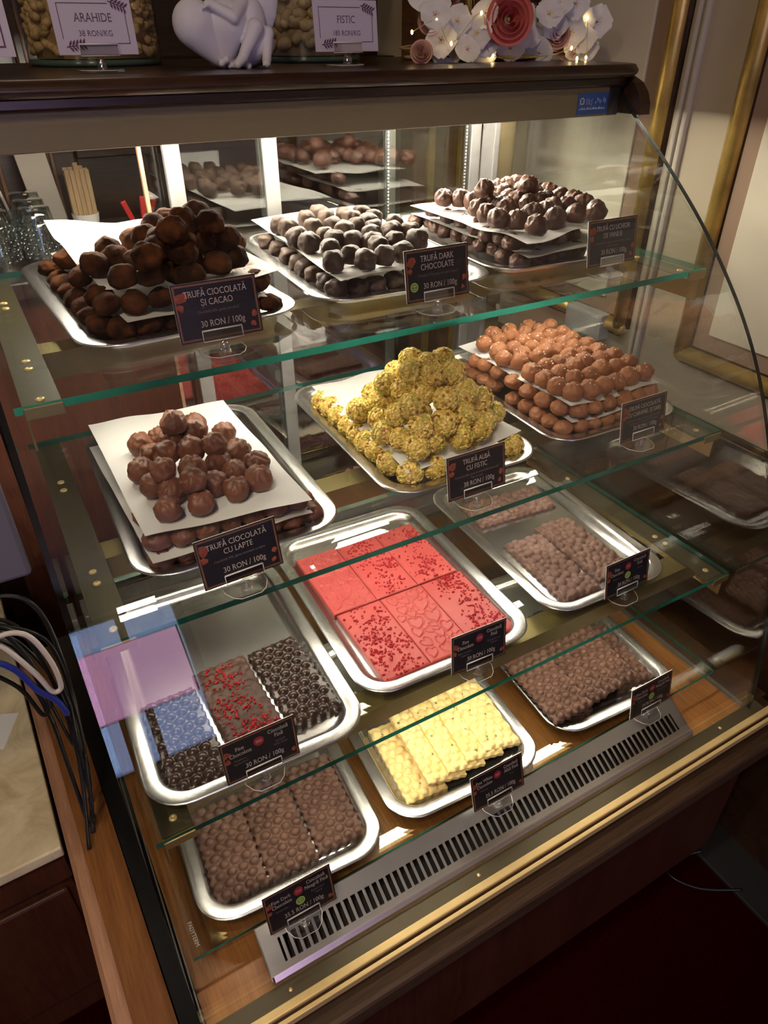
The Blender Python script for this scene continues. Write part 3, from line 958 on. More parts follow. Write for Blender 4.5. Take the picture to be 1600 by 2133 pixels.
sheet((.408, .288), (.440, .690), (.612, .300), Z1 + .0405, 5, 'white paper sheet under the upper layer of dark chocolate truffles')
sheet((.128, .315), (.117, .690), (.337, .311), Z1 + .0590, 6, 'cocoa-stained white paper sheet under the cocoa truffle pile', 'cocoa_paper', .004, 0, .012, True)
sheet((.140, .288), (.112, .660), (.316, .310), Z1 + .0325, 7, 'lower white paper sheet inside the cocoa truffle stack', wave=.004)
sheet((.091, .175), (.088, .499), (.291, .153), Z2 + .0620, 8, 'top white paper sheet under the loose pile of milk truffles', wave=.0025)
sheet((.091, .161), (.080, .481), (.297, .168), Z2 + .0325, 9, 'middle white paper sheet sticking out below the milk truffle pile', wave=.004)
sheet((.092, .182), (.082, .500), (.315, .186), Z2 + .0028, 10, 'lowest white paper sheet lying flat in the milk truffle tray', wave=.0008)
sheet((.450, .186), (.453, .505), (.658, .195), Z2 + .0405, 11, 'white paper sheet under the pistachio truffle pyramid', wave=.005, droop=.004)

# ------------------------------------------------------------------ truffles
def truffle_mesh(kind, seed, r):
    bm = bmesh.new()
    bmesh.ops.create_icosphere(bm, subdivisions=4, radius=1.0)
    s = seed * 7.31
    for v in bm.verts:
        d = v.co.normalized()
        q = Vector((d.x + s, d.y - s, d.z + s * 0.5))
        k = 1.0 + 0.10 * noise.noise(q * 1.3)
        if kind == 'dark':
            p = 2.9
            k *= 1.0 / (abs(d.x) ** p + abs(d.y) ** p + abs(d.z) ** p) ** (1 / p) * 0.90
            k += 0.10 * noise.noise(q * 1.8) + 0.07 * noise.noise(q * 3.4) + 0.04 * max(0, noise.noise(q * 6))
        elif kind == 'cacao':
            k += 0.09 * noise.noise(q * 2.2) + 0.05 * noise.noise(q * 5) + 0.022 * noise.noise(q * 13)
        elif kind == 'pistachio':
            k += 0.03 * noise.noise(q * 4)
        else:
            ph = atan2(d.y, d.x)
            top = max(0.0, d.z)
            ridge = 1 - abs(noise.noise(Vector((cos(ph) * 1.4 + s, sin(ph) * 1.4, d.z * 0.8 + s)) * 1.5)) * 3.0
            amp = 0.20 if kind != 'caramel' else 0.13
            k += amp * max(0, ridge) * (0.25 + top) + 0.07 * noise.noise(q * 2.6)
            k -= 0.10 * max(0, 1 - abs(noise.noise(q * 1.9 + Vector((9, 3, 1)))) * 7.0) * (0.3 + top)
            k += 0.22 * max(0, d.z - 0.70) * (0.5 + 1.5 * noise.noise(Vector((s, 1, 2)) + d * 1.6))
        co = d * (k * r)
        if kind != 'pistachio':
            zb = -0.72 * r
            if co.z < zb:
                co.z = zb + (co.z - zb) * 0.25
        v.co = co
    mb = MB()
    mb.bm(bm, M['c_' + {'pistachio': 'pist'}.get(kind, kind)], True)
    return mb.mesh('truffle')

def crumb_mesh(seed, r):
    rnd = random.Random(seed); mb = MB()
    for k in range(220):
        z = 1 - 2 * (k + 0.5) / 220; a = k * 2.39996 + rnd.uniform(-.2, .2)
        s = sqrt(1 - z * z)
        d = Vector((s * cos(a), s * sin(a), z))
        m = M['nut_a'] if rnd.random() < 0.74 else (M['nut_b'] if rnd.random() < 0.78 else M['nut_c'])
        bm = bmesh.new(); bmesh.ops.create_cube(bm, size=1.0)
        L = (rnd.uniform(.20, .34) * r, rnd.uniform(.14, .24) * r, rnd.uniform(.10, .20) * r)
        for v in bm.verts:
            v.co = Vector((v.co.x * L[0] * rnd.uniform(.6, 1.2), v.co.y * L[1] * rnd.uniform(.6, 1.2), v.co.z * L[2]))
        q = d.to_track_quat('Z', 'X') @ Matrix.Rotation(rnd.uniform(0, 6.28), 3, 'Z').to_quaternion() @ Matrix.Rotation(rnd.uniform(-.5, .5), 3, 'X').to_quaternion()
        bm.transform(q.to_matrix().to_4x4()); bm.transform(Matrix.Translation(d * r * rnd.uniform(.95, 1.06)))
        mb.bm(bm, m, False)
    return mb.mesh('nut_crumbs')

def salt_mesh(seed, r):
    rnd = random.Random(seed); mb = MB()
    for k in range(9):
        a = rnd.uniform(0, 6.28); e = rnd.uniform(0.6, 1.4)
        d = Vector((cos(a) * cos(e), sin(a) * cos(e), sin(e)))
        s = rnd.uniform(.0005, .0011)
        c = d * r * 1.05
        T = Matrix.Translation(c) @ Matrix.Rotation(rnd.uniform(0, 3), 4, 'Z') @ Matrix.Rotation(rnd.uniform(0, 1), 4, 'X')
        mb.box(-s, s, -s, s, -s * .7, s * .7, M['salt'], 0, T)
    return mb.mesh('salt_flakes')

PILES = {
 'caramel': {
  'top': '771,447 812,473 807,447 852,477 831,446 771,403 758,368 772,350 801,398 838,421 865,448 896,465 899,450 865,414 833,387 800,371 811,349 866,384 899,411 932,454 922,411 921,381 894,376 842,358 866,352 894,348 922,344 863,323 894,320 921,313 761,302 796,307 828,310 762,269 800,277 837,283 871,296 761,237 768,211 807,249 835,243 870,254 799,205 829,204 900,287 900,250 931,288 856,205 930,251 890,211 923,209',
  'mid': '749,443 754,417 752,378 745,333 747,291 748,253 753,219 777,199 802,188 834,187 867,190 901,196 924,196',
  'bottom': '752,480 750,446 745,415 752,386 745,328 742,291 744,253 750,231 756,205 778,192 807,192 833,193 863,197 891,193 927,198',
 },
 'vanilla': {
  'crown': '740,439 822,432',
  'top': '714,508 732,491 740,468 714,418 706,384 701,345 719,329 717,282 774,308 820,313 860,311 769,458 763,424 753,395 807,460 802,432 805,406 845,465 871,470 837,412 857,419 874,416 821,368 854,372 885,396 881,362 769,347 787,347 847,540 871,548 844,506 903,560 861,503 903,472 895,498 812,491',
  'mid': '728,563 724,510 725,469 716,420 708,379 716,355 710,307 732,286 764,290 799,302 816,297',
  'bottom': '734,620 748,612 742,572 731,521 738,500 744,470 727,418 736,393 722,351 727,313 751,307 779,309 809,310 833,309',
 },
 'dark': {
  'top': '439,559 440,527 427,464 432,434 491,572 477,517 526,597 520,560 557,567 507,509 507,469 465,446 468,422 551,532 537,487 581,553 586,523 565,502 487,407 530,427 553,462 509,390 439,379 417,327 451,341 455,309 486,313 506,366 542,380 566,426 599,477 589,417 573,371 518,318',
  'bottom': '421,610 418,554 416,505 418,466 418,437 417,403 417,359 417,324 443,309 475,311 506,315 533,321',
 },
 'cacao': {
  'third': '206,288 235,338 255,310 249,352',
  'second': '198,375 194,314 235,324 269,334 224,447 243,467 259,393 215,300 248,330 205,360 180,300',
  'first': '135,388 162,455 164,394 153,322 178,312 183,383 212,309 251,326 285,339 310,407 202,492 215,300 245,330 205,380 240,390 190,345 270,360 220,430',
  'mid': '122,553 123,458 126,358 138,321 155,297 184,302 258,349 284,356 302,323 292,287 212,301',
  'bottom': '103,619 97,560 105,498 111,460 106,413 112,364 121,337 133,302 169,302 314,317 336,317 81,521 198,306 228,304',
 },
 'milk': {
  'third': '174,316',
  'second': '138,248 162,204 170,234 158,287 182,281 207,277 168,320 200,321',
  'first': '136,370 120,299 124,257 126,198 164,192 141,234 192,225 211,198 244,209 256,246 245,288 223,237 212,268 246,344 165,379 144,336 219,395',
  'mid': '98,189 128,172 162,170 194,176 222,175 248,175 84,249 279,171 91,352',
  'bottom': '104,169 130,172 261,172 294,177 309,194 237,171 156,167 184,166 210,167 75,418 76,366 77,308 78,255 87,195',
 },
 'pistachio': {
  'fourth': '513,268 527,254 555,244 548,288 567,290 533,310',
  'third': '497,282 516,252 532,219 571,230 487,304 563,276 481,229',
  'second': '476,256 488,212 519,203 558,211 608,239 506,247 489,317 551,389 574,327',
  'first': '462,347 456,262 469,233 475,201 506,207 546,197 582,204 607,222 634,236 474,304 508,386 490,344',
  'bottom': '446,477 447,439 446,407 456,382 451,348 450,311 453,278 451,240 463,200 503,197 549,212 576,210 643,194 462,397',
 },
}


KINDS = {  # noun for labels, object name, radius, z squash, shelf, layer: (height, phrase)
    'caramel': ('salted caramel truffle', 'caramel_truffle', .0158, .90, Z2, 'caramel truffles on the middle shelf',
                {'top': (.074, 'on the top paper'), 'mid': (.0465, 'in the middle layer'), 'bottom': (.0185, 'in the bottom layer')}),
    'vanilla': ('vanilla liqueur truffle', 'vanilla_truffle', .0157, .92, Z1, 'vanilla truffles on the top shelf',
                {'crown': (.098, 'crowning the heap'), 'top': (.075, 'on the top paper'), 'mid': (.0465, 'in the middle layer'), 'bottom': (.0185, 'in the bottom layer')}),
    'dark': ('dark chocolate truffle', 'dark_truffle', .0155, 1.0, Z1, 'dark truffles on the top shelf',
             {'top': (.0565, 'on the white paper'), 'bottom': (.0205, 'under the paper')}),
    'cacao': ('cocoa-dusted truffle', 'cocoa_truffle', .0172, .90, Z1, 'cocoa truffles on the top shelf',
              {'third': (.124, 'atop the pile'), 'second': (.100, 'in the pile\'s second tier'), 'first': (.0755, 'on the stained paper'), 'mid': (.0465, 'in the middle layer'), 'bottom': (.0195, 'in the bottom layer')}),
    'milk': ('milk chocolate truffle', 'milk_truffle', .0166, .92, Z2, 'milk truffles on the middle shelf',
             {'third': (.123, 'atop the pile'), 'second': (.100, 'in the upper tier'), 'first': (.0765, 'on the top paper'), 'mid': (.0445, 'on the middle paper'), 'bottom': (.0185, 'in the bottom layer')}),
    'pistachio': ('pistachio-crusted truffle', 'pistachio_truffle', .0178, .96, Z2, 'pistachio truffles on the middle shelf',
                  {'fourth': (.1395, 'atop the pyramid'), 'third': (.113, 'in the third tier'), 'second': (.087, 'in the second tier'), 'first': (.0605, 'on the paper'), 'bottom': (.0215, 'under the paper')}),
}
rnd = random.Random(5)
for kind, (noun, oname, r, sq, zs, group, layers) in KINDS.items():
    protos = []
    for k in range(6):
        me = truffle_mesh(kind, k + 1, r)
        o = bpy.data.objects.new(oname, me)
        o['proto'] = 1
        extra = None
        if kind == 'pistachio':
            extra = ('nut_crumbs', crumb_mesh(k, r))
        elif kind == 'caramel':
            extra = ('salt_flakes', salt_mesh(k, r))
        protos.append((me, extra))
        bpy.data.objects.remove(o)
    for layer, (hz, phrase) in layers.items():
        pts = [[int(a) / 1000 for a in p.split(',')] for p in PILES[kind][layer].split()]
        low = layer in ('mid', 'bottom')
        tr = next(t for t in TRAYS if t[0] == kind)
        # push apart so that neighbours only just touch, and keep the lower layers inside the tray
        md = r * 1.78
        for it in range(60):
            for i in range(len(pts)):
                for j in range(i):
                    dx, dy = pts[i][0] - pts[j][0], pts[i][1] - pts[j][1]
                    d = hypot(dx, dy) or 1e-6
                    if d < md:
                        s = (md - d) / d * 0.25
                        pts[i][0] += dx * s; pts[i][1] += dy * s; pts[j][0] -= dx * s; pts[j][1] -= dy * s
            if low:
                for p in pts:
                    sl = (p[1] - tr[2]) * -sin(radians(tr[6]))
                    p[0] = max(tr[1] + sl - tr[4] / 2 + .024 + r * .8, min(tr[1] + sl + tr[4] / 2 - .024 - r * .8, p[0]))
                    p[1] = max(tr[2] + .024 + r * .8, min(tr[2] + tr[5] - .03, p[1]))
        pts.sort(key=lambda p: p[1])
        rows = []
        for p in pts:
            if rows and p[1] - rows[-1][0][1] < r * 1.7:
                rows[-1].append(p)
            else:
                rows.append([p])
        for ri, row in enumerate(rows):
            row.sort(key=lambda p: p[0])
            for ci, p in enumerate(row):
                me, extra = protos[rnd.randrange(6)]
                tilt = 0.35 if kind in ('cacao', 'pistachio', 'milk') else 0.16
                o = link(oname, me, None, (p[0], p[1], zs + hz + rnd.uniform(-.0012, .0012)), (rnd.uniform(-tilt, tilt), rnd.uniform(-tilt, tilt), rnd.uniform(0, 6.28)))
                s = rnd.uniform(.93, 1.06)
                o.scale = (s, s, s * sq * (.84 if low and kind != 'pistachio' else 1))
                lab = noun + ' ' + phrase
                if len(pts) > 1:
                    if len(rows) > 1:
                        lab += ', ' + ORD[ri + 1] + ' row from front'
                    if len(row) > 1:
                        lab += ', ' + ORD[ci + 1] + ' from left'
                tag(o, lab, 'truffle', group)
                if extra and (kind == 'pistachio' or layer == 'top'):
                    e = link(extra[0], extra[1], o)
                    e['kind'] = 'stuff'

# ------------------------------------------------------------------ chocolate bars
def bar_mesh(w, d, th, fn, m, res=0.0011, wav=0.0, seed=0, cmat=None):
    nx, ny = max(8, int(w / res)), max(8, int(d / res))
    vs = []; fs = []; top = []
    for j in range(ny + 1):
        for i in range(nx + 1):
            u, v = i / nx, j / ny
            x, y = (u - .5) * w, v * d
            e = min(u, 1 - u) * w; f_ = min(v, 1 - v) * d
            if wav:
                k = max(0, 1 - e / .008); x += (1 if u > .5 else -1) * wav * sin(y * 2 * pi / .0145 + seed) * k
                k = max(0, 1 - f_ / .008); y += (1 if v > .5 else -1) * wav * sin(x * 2 * pi / .0145 + seed) * k
            edge = min(1, min(e, f_) / 0.003)
            z = th - 0.0018 * (1 - edge) ** 2 + fn(x, y) * (0.15 + 0.85 * edge)
            vs.append((x, y, z))
    n = nx + 1
    for j in range(ny):
        for i in range(nx):
            fs.append([j * n + i, j * n + i + 1, (j + 1) * n + i + 1, (j + 1) * n + i])
    mb = MB(); mb.add(vs, fs, m, True)
    loop = [i for i in range(n)] + [j * n + nx for j in range(1, ny + 1)] + [ny * n + i for i in range(nx - 1, -1, -1)] + [j * n for j in range(ny - 1, 0, -1)]
    rim = [vs[k] for k in loop]; L = len(loop)
    low = [(x, y, 0.0) for x, y, z in rim]
    mb.add(rim + low, [[(i + 1) % L, i, L + i, L + (i + 1) % L] for i in range(L)], m, False)
    mb.add(low, [list(range(L))[::-1]], m)
    return mb.mesh('chocolate_bar')

def bubbles_grid(w, d, sp=.0163, r=.0074, h=.0054, seed=0):
    C = []; j = 0; y = sp * .5
    rn = random.Random(seed)
    while y < d - sp * .2:
        x = -w / 2 + sp * (.5 if j % 2 else .95)
        while x < w / 2 - sp * .2:
            C.append((x, y, r * rn.uniform(.94, 1.05))); x += sp
        y += sp * .86; j += 1
    return dome_field(C, h)
def bubbles_random(w, d, n, r0, r1, h, seed):
    rn = random.Random(seed); C = []
    t = 0
    while len(C) < n and t < 20000:
        t += 1
        c = (rn.uniform(-w / 2 + r0 * .6, w / 2 - r0 * .6), rn.uniform(r0 * .6, d - r0 * .6), rn.uniform(r0, r1))
        if all(hypot(c[0] - a[0], c[1] - a[1]) > (c[2] + a[2]) * .72 for a in C):
            C.append(c)
    return dome_field(C, h, True)
def dome_field(C, h, rel=False):
    cell = {}
    for c in C:
        for a in (-1, 0, 1):
            for b2 in (-1, 0, 1):
                cell.setdefault((int(c[0] // .013) + a, int(c[1] // .013) + b2), []).append(c)
    def fn(x, y):
        z = 0.0
        for cx, cy, r in cell.get((int(x // .013), int(y // .013)), ()):
            q = ((x - cx) ** 2 + (y - cy) ** 2) / (r * r)
            if q < 1:
                z = max(z, sqrt(1 - q) * r * .72) if rel else max(z, h * (1 - q) ** .62)
        return z
    return fn
def lumpy(amp, sc_, seed):
    def fn(x, y):
        p = Vector((x * sc_, y * sc_, seed))
        return amp * noise.noise(p) + amp * .7 * max(0, noise.noise(p * 2.3))
    return fn
def heart_d(x, y):
    # signed closeness to the outline of a unit heart
    x = abs(x) ; y = y - 0.25
    a = (x * x + (y * 1.05) ** 2 - 0.36)
    return a ** 3 - x * x * (y ** 3) * 1.35
def hearts(w, d, seed):
    rn = random.Random(seed); H = []; t = 0
    while len(H) < 30 and t < 6000:
        t += 1
        s = rn.uniform(.0075, .0125) * (1.15 if t < 300 else .85)
        c = (rn.uniform(-w / 2 + s, w / 2 - s), rn.uniform(s * 1.1, d - s * 1.1), s, rn.uniform(-.5, .5))
        if all(hypot(c[0] - a[0], c[1] - a[1]) > (c[2] + a[2]) * .90 for a in H):
            H.append(c)
    def fn(x, y):
        z = 0.0
        for cx, cy, s, a in H:
            dx, dy = x - cx, y - cy
            if dx * dx + dy * dy < (s * 1.35) ** 2:
                X = (dx * cos(a) + dy * sin(a)) / s; Y = (-dx * sin(a) + dy * cos(a)) / s
                X *= 1.0; Y *= 0.95
                r_ = hypot(X, Y); ph = atan2(X, Y + .12)
                R = .86 - .42 * exp(-(ph / .34) ** 2) + .14 * exp(-((abs(ph) - .80) / .5) ** 2) + .30 * exp(-((abs(ph) - pi) / .38) ** 2)
                e = r_ - R
                if abs(e) < .13:
                    z = min(z, -.0017 * (1 - (abs(e) / .13) ** 2))
                elif e < 0:
                    z = z + .0004
        return z
    return fn
def crumbs(w, d, z, n, seed, fn=None):
    rn = random.Random(seed); mb = MB()
    C = [(rn.uniform(-w * .36, w * .36), rn.uniform(.008, d - .008)) for _ in range(int(n / 9))]
    for k in range(n):
        c = C[rn.randrange(len(C))]
        x = min(w * .46, max(-w * .46, rn.gauss(c[0], .009))); y = min(d - .003, max(.003, rn.gauss(c[1], .010)))
        s = rn.uniform(.0011, .0027)
        zz = z + (fn(x, y) if fn else 0) + s * .4
        T = Matrix.Translation((x, y, zz)) @ Matrix.Rotation(rn.uniform(0, 6), 4, 'Z') @ Matrix.Rotation(rn.uniform(0, 3), 4, 'X')
        bm = bmesh.new()
        bmesh.ops.create_icosphere(bm, subdivisions=1, radius=s)
        for v in bm.verts:
            v.co *= rn.uniform(.6, 1.15)
        bm.transform(T)
        mb.bm(bm, M['berry'], False)
    return mb.mesh('raspberry_crumbs')

def bar(me, label, group, loc, rz=0, ry=0, crumb=None, name='chocolate_bar', rx=0):
    o = link(name, me, None, loc, (radians(rx), radians(ry), radians(rz)))
    tag(o, label, 'chocolate bar', group)
    if crumb is not None:
        c = link('raspberry_crumbs', crumb, o); c['kind'] = 'stuff'
    return o

zt = Z3 + 0.0023
# ruby bars, two rows of three
W_, D_ = .0768, .1585
heart_a = bar_mesh(W_, D_, .0105, hearts(W_, D_, 4), M['b_ruby'], .00075)
flat_fn = lumpy(.0005, 60, 3)
flat = bar_mesh(W_, D_, .0105, flat_fn, M['b_ruby'], .002)
cr = [crumbs(W_, D_, .0105, n_, s_) for n_, s_ in ((330, 1), (310, 2), (220, 3), (200, 4))]
G = 'ruby chocolate bars on the lower shelf'
for x, y, me, c, lab in (
    (.3870, .0705, flat, cr[0], 'raspberry-strewn ruby bar at the front left of the ruby tray'),
    (.4650, .0690, heart_a, None, 'heart-embossed ruby bar in the front row between two raspberry-strewn bars'),
    (.5430, .0675, flat, cr[1], 'raspberry-strewn ruby bar at the front right of the ruby tray'),
    (.3865, .2320, heart_a, None, 'heart-embossed ruby bar at the back left of the ruby tray'),
    (.4645, .2310, flat, cr[2], 'raspberry-strewn ruby bar in the middle of the back row'),
    (.5425, .2300, flat, cr[3], 'raspberry-strewn ruby bar at the back right of the ruby tray')):
    bar(me, lab, G, (x, y, zt), -1, 0, c)
# dark raspberry tray
fn = bubbles_grid(.075, .158, seed=1)
bub_dark = bar_mesh(.0745, .158, .009, fn, M['b_dark'], .0011, .0015)
lum = lumpy(.0016, 110, 8)
berry_bar = bar_mesh(.078, .160, .0105, lum, M['c_vanilla'], .0016, .001)
G = 'dark chocolate bars on the lower shelf'
bar(bub_dark, 'glossy dark bubble-patterned bar left of the raspberry-topped bar', G, (.0735, .044, zt), .5)
bar(berry_bar, 'dark chocolate bar strewn with red raspberry crumbs', G, (.1585, .063, zt), 2.0, 0, crumbs(.074, .158, .0105, 330, 9, lum))
bar(bub_dark, 'glossy dark bubble-patterned bar right of the raspberry-topped bar', G, (.2415, .066, zt), 2.5)
# three matte dark bars
bub_brown = bar_mesh(.0735, .153, .0095, bubbles_grid(.0735, .153, seed=2), M['b_brown'], .0011, .0015)
G = 'matte dark bars at the bottom left'
zd = ZD + 0.0023
bar(bub_brown, 'leftmost of the three matte dark bubble bars at bottom left', G, (.0870, .0060, zd), -2.5)
bar(bub_brown, 'middle of the three matte dark bubble bars at bottom left', G, (.1625, .0035, zd), -2)
bar(bub_brown, 'rightmost of the three matte dark bubble bars at bottom left', G, (.2385, .0030, zd), -3)
# milk bubble bars
G = 'milk chocolate bubble bars on the lower shelf'
bub_milk = [bar_mesh(.078, .172, .006, bubbles_random(.078, .172, 95, .0062, .0110, 0, s_), M['b_milk'], .0011, .001, s_) for s_ in (3, 5)]
bar(bub_milk[0], 'lumpy milk chocolate bubble bar at front left of its tray', G, (.7290, .076, zt), -3)
bar(bub_milk[1], 'lumpy milk chocolate bubble bar at front right, behind the price tag', G, (.8180, .090, zt), -1)
bar(bub_milk[0], 'lumpy milk chocolate bubble bar lying crosswise at the back of its tray', G, (.8720, .340, zt), 86)
# white chocolate bars, each leaning on the next
seedm = bar_mesh(.070, .152, .0080, bubbles_grid(.070, .152, .0165, .0080, .0048, 4), M['b_white'], .0011, .0007)
def seeds(s_):
    rn = random.Random(s_); mb = MB()
    for k in range(16):
        mb.ball((rn.uniform(-.03, .03), rn.uniform(.01, .145), .0080 + .0012), .0026, M['seed'], 1, (rn.uniform(.8, 1.5), 1, .5))
    return mb.mesh('seeds')
G = 'yellow white-chocolate bars at the bottom'
for k, (x, y, ry, dz, rz) in enumerate(((.3880, .006, 0, 0, -5), (.4240, .007, 13, .0155, -5), (.4620, .008, 13, .0160, -5), (.4995, .010, 13, .0165, -6), (.5360, .012, 12, .0155, -6))):
    o = bar(seedm, 'yellow white-chocolate bar, ' + ('leftmost and lowest of the five', 'second from left of the leaning five', 'middle one of the leaning five', 'fourth from left of the leaning five', 'rightmost and uppermost of the leaning five')[k], G, (x, y, zd + dz), rz, ry)
    c = link('seeds', seeds(k), o); c['kind'] = 'stuff'
pc = bar_mesh(.06, .05, .008, bubbles_grid(.06, .05, .0160, .0080, .0060, 5), M['b_white'], .0011, .0014)
bar(pc, 'yellow white-chocolate piece behind the leftmost yellow bar', G, (.375, .190, zd), 20, 0, None, 'chocolate_piece')
pp = bar_mesh(.055, .06, .008, bubbles_random(.055, .06, 30, .006, .009, 0, 6), M['b_pale'], .0011, .001)
bar(pp, 'pale cream chocolate piece behind the second yellow bar', G, (.432, .175, zd), -12, 0, None, 'chocolate_piece')
bar(pp, 'pale cream chocolate piece lying nearest the ruby tray front edge', G, (.490, .200, zd), 25, 0, None, 'chocolate_piece')
# leaning dark bars at bottom right
nutm = bar_mesh(.078, .150, .0095, bubbles_grid(.078, .150, .0163, .0074, .0052, 6), M['b_nut'], .0011, .0014)
G = 'leaning dark bars at the bottom right'
for k, (x, y, ry, dz, rz) in enumerate(((.680, .000, -9, .024, -3), (.722, .006, -10, .0165, -4), (.762, .010, -10, .0165, -4), (.802, .012, -10, .0165, -5), (.842, .010, 0, .0, -6))):
    bar(nutm, 'dark nut chocolate bar, ' + ('leftmost and uppermost of the leaning five', 'second from left of the leaning five', 'middle one of the leaning five', 'fourth from left of the leaning five', 'rightmost and lowest of the five')[k], G, (x, y, zd + dz), rz, ry)
bar(nutm, 'dark nut chocolate bar lying flat below the leftmost leaning bar', G, (.690, .004, zd), -3)
cl = bar_mesh(.052, .055, .008, bubbles_random(.052, .055, 26, .006, .009, 0, 8), M['b_dark'], .0011, .001)
for x, y, rz, lab in ((.672, .178, 15, 'leftmost dark bubbly piece behind the leaning bars'), (.735, .200, -20, 'middle dark bubbly piece behind the leaning bars'), (.800, .190, 8, 'rightmost dark bubbly piece behind the leaning bars')):
    bar(cl, lab, G, (x, y, zd), rz, 0, None, 'chocolate_piece')

# foil box of pink chocolate pieces behind the lower shelf
b = MB()
b.box(0.545, 0.685, 0.615, 0.690, -0.0495, -0.047, M['gold_foil'])
for a in ((0.545, 0.547, 0.615, 0.690), (0.683, 0.685, 0.615, 0.690), (0.545, 0.685, 0.615, 0.617), (0.545, 0.685, 0.688, 0.690)):
    b.box(a[0], a[1], a[2], a[3], -0.0495, -0.033, M['gold_foil'])
bx = thing('foil_box', 'gold foil box of broken pink chocolate behind the lower shelf', 'box')
b.build('box_body', bx)
rn = random.Random(3); b = MB()
for k in range(60):
    T = Matrix.Translation((rn.uniform(.555, .675), rn.uniform(.624, .682), -.047 + rn.uniform(.006, .016))) @ Matrix.Rotation(rn.uniform(0, 6), 4, 'Z') @ Matrix.Rotation(rn.uniform(-.8, .8), 4, 'X')
    s = rn.uniform(.005, .010)
    b.box(-s, s, -s * .8, s * .8, -.003, .003, M['pink'], .0008, T)
c = b.build('chocolate_pieces', bx); c['kind'] = 'stuff'

# ------------------------------------------------------------------ price tags on acrylic feet
def holder_mesh(w=.046):
    b = MB()
    # D-shaped foot
    pts = [(-.026, .018), (-.026, .0), (-.020, -.012), (-.012, -.018), (.012, -.018), (.020, -.012), (.026, .0), (.026, .018)]
    b.prism(pts, 'z', 0.0003, 0.0028, M['acrylic'])
    b.tube([(x, y, .0026) for x, y in pts], .0005, M['edge_highlight'], 6)
    # ball joint
    b.ball((0, 0, .0085), .0062, M['acrylic'], 2)
    b.lathe([(0.0, .002), (.0075, .002), (.006, .006), (.004, .012), (.0035, .0165), (0.0, .0165)], M['acrylic'], 14)
    return b.mesh('card_holder')
def clip_mesh(w=.046):
    b = MB()
    b.prism([(-.0035, .0), (.0015, .0), (.0015, .0012), (-.0022, .0012), (-.0022, .0118), (.0004, .0120), (.0004, .0132), (-.0035, .0128)], 'x', -w / 2, w / 2, M['acrylic'])
    b.tube([(-w / 2, -.0034, .0126), (w / 2, -.0034, .0126)], .0010, M['edge_highlight'], 8)  # thin pale rods draw the highlights along the clip's edges
    b.tube([(-w / 2, -.0034, .0006), (w / 2, -.0034, .0006)], .0005, M['edge_highlight'], 8)
    for sx in (-1, 1):
        b.tube([(sx * w / 2, -.0034, .0006), (sx * w / 2, -.0034, .0126)], .0005, M['edge_highlight'], 6)
    return b.mesh('clip')
HOLD = holder_mesh(); CLIP = clip_mesh()

def card_base(w=.096, h=.063):
    b = MB()
    b.box(-w / 2, w / 2, 0, .0012, 0, h, M['card_edge'])
    y = -.0002
    def rect(x0, x1, z0, z1, yy, m):
        b.add([(x0, yy, z0), (x1, yy, z0), (x1, yy, z1), (x0, yy, z1)], [[0, 1, 2, 3]], m)
    rect(-w / 2, w / 2, 0, h, -.00015, M['card'])
    a, c = .0016, .0036
    rect(-w / 2 + a, w / 2 - a, a, c, -.0003, M['copper']); rect(-w / 2 + a, w / 2 - a, h - c, h - a, -.0003, M['copper'])
    rect(-w / 2 + a, -w / 2 + c, c, h - c, -.0003, M['copper']); rect(w / 2 - c, w / 2 - a, c, h - c, -.0003, M['copper'])
    return b
def blob(b, x, z, r, m, y, seed, n=9, sx=1.0):
    rn = random.Random(seed)
    pts = []
    for k in range(n):
        a = 2 * pi * k / n; q = r * rn.uniform(.55, 1.1)
        pts.append((x + q * cos(a) * sx, y, z + q * sin(a)))
    b.add(pts, [list(range(n))], m)
def disc(b, x, z, r, m, y, n=20, star=0.0):
    b.add([(x + r * (1 - (star if k % 2 else 0)) * cos(2 * pi * k / n), y, z + r * (1 - (star if k % 2 else 0)) * sin(2 * pi * k / n)) for k in range(n)], [list(range(n))], m)

def price_tag(label, loc, build, w=.096, h=.063, tilt=10, yaw=0, roll=0, group='price tags in the case', base=None):
    t = thing('price_tag', label, 'price tag', loc, (0, 0, radians(yaw)), group)
    link('foot', HOLD, t)
    link('clip', CLIP, t, (0, -.0006, .0165), (radians(-tilt), radians(roll), 0))
    b = base if base is not None else card_base(w, h)
    card = b.build('card', t, (0, -.0016, .0185), (radians(-tilt), radians(roll), 0))
    tx = MB(); build(tx)
    tx.build('lettering', card)
    return t

def truffle_card(l1, l2, desc, price, dot=False, seed=0, s1=.0098, sx=.80):
    def f(b):
        blob(b, -.039, .049, .0075, M['rust'], -.0005, seed + 1); blob(b, -.041, .038, .005, M['rust'], -.0005, seed + 2)
        blob(b, .0405, .022, .0045, M['rust'], -.0005, seed + 3); blob(b, .038, .010, .0035, M['rust'], -.0005, seed + 4)
        lettering(b, l1, 0, .0478, s1, M['letters'], -.0008, sx=sx)
        lettering(b, l2, 0, .0378, s1, M['letters'], -.0008, sx=sx)
        for k, d in enumerate(desc):
            lettering(b, d, 0, .0300 - .0052 * k, .0043, M['small_letters'], -.0008, sx=.9)
        lettering(b, price, .003, .0150, .0098, M['letters'], -.0008, sx=.84)
        if dot:
            disc(b, -.036, .0185, .0058, M['green_dot'], -.0006); disc(b, -.036, .0185, .0040, M['dark_green'], -.0007)
            disc(b, -.036, .0185, .0030, M['green_dot'], -.0008)
            b.box(-.039, -.033, -.0009, -.0008, .0175, .0187, M['dark_green'])
    return f
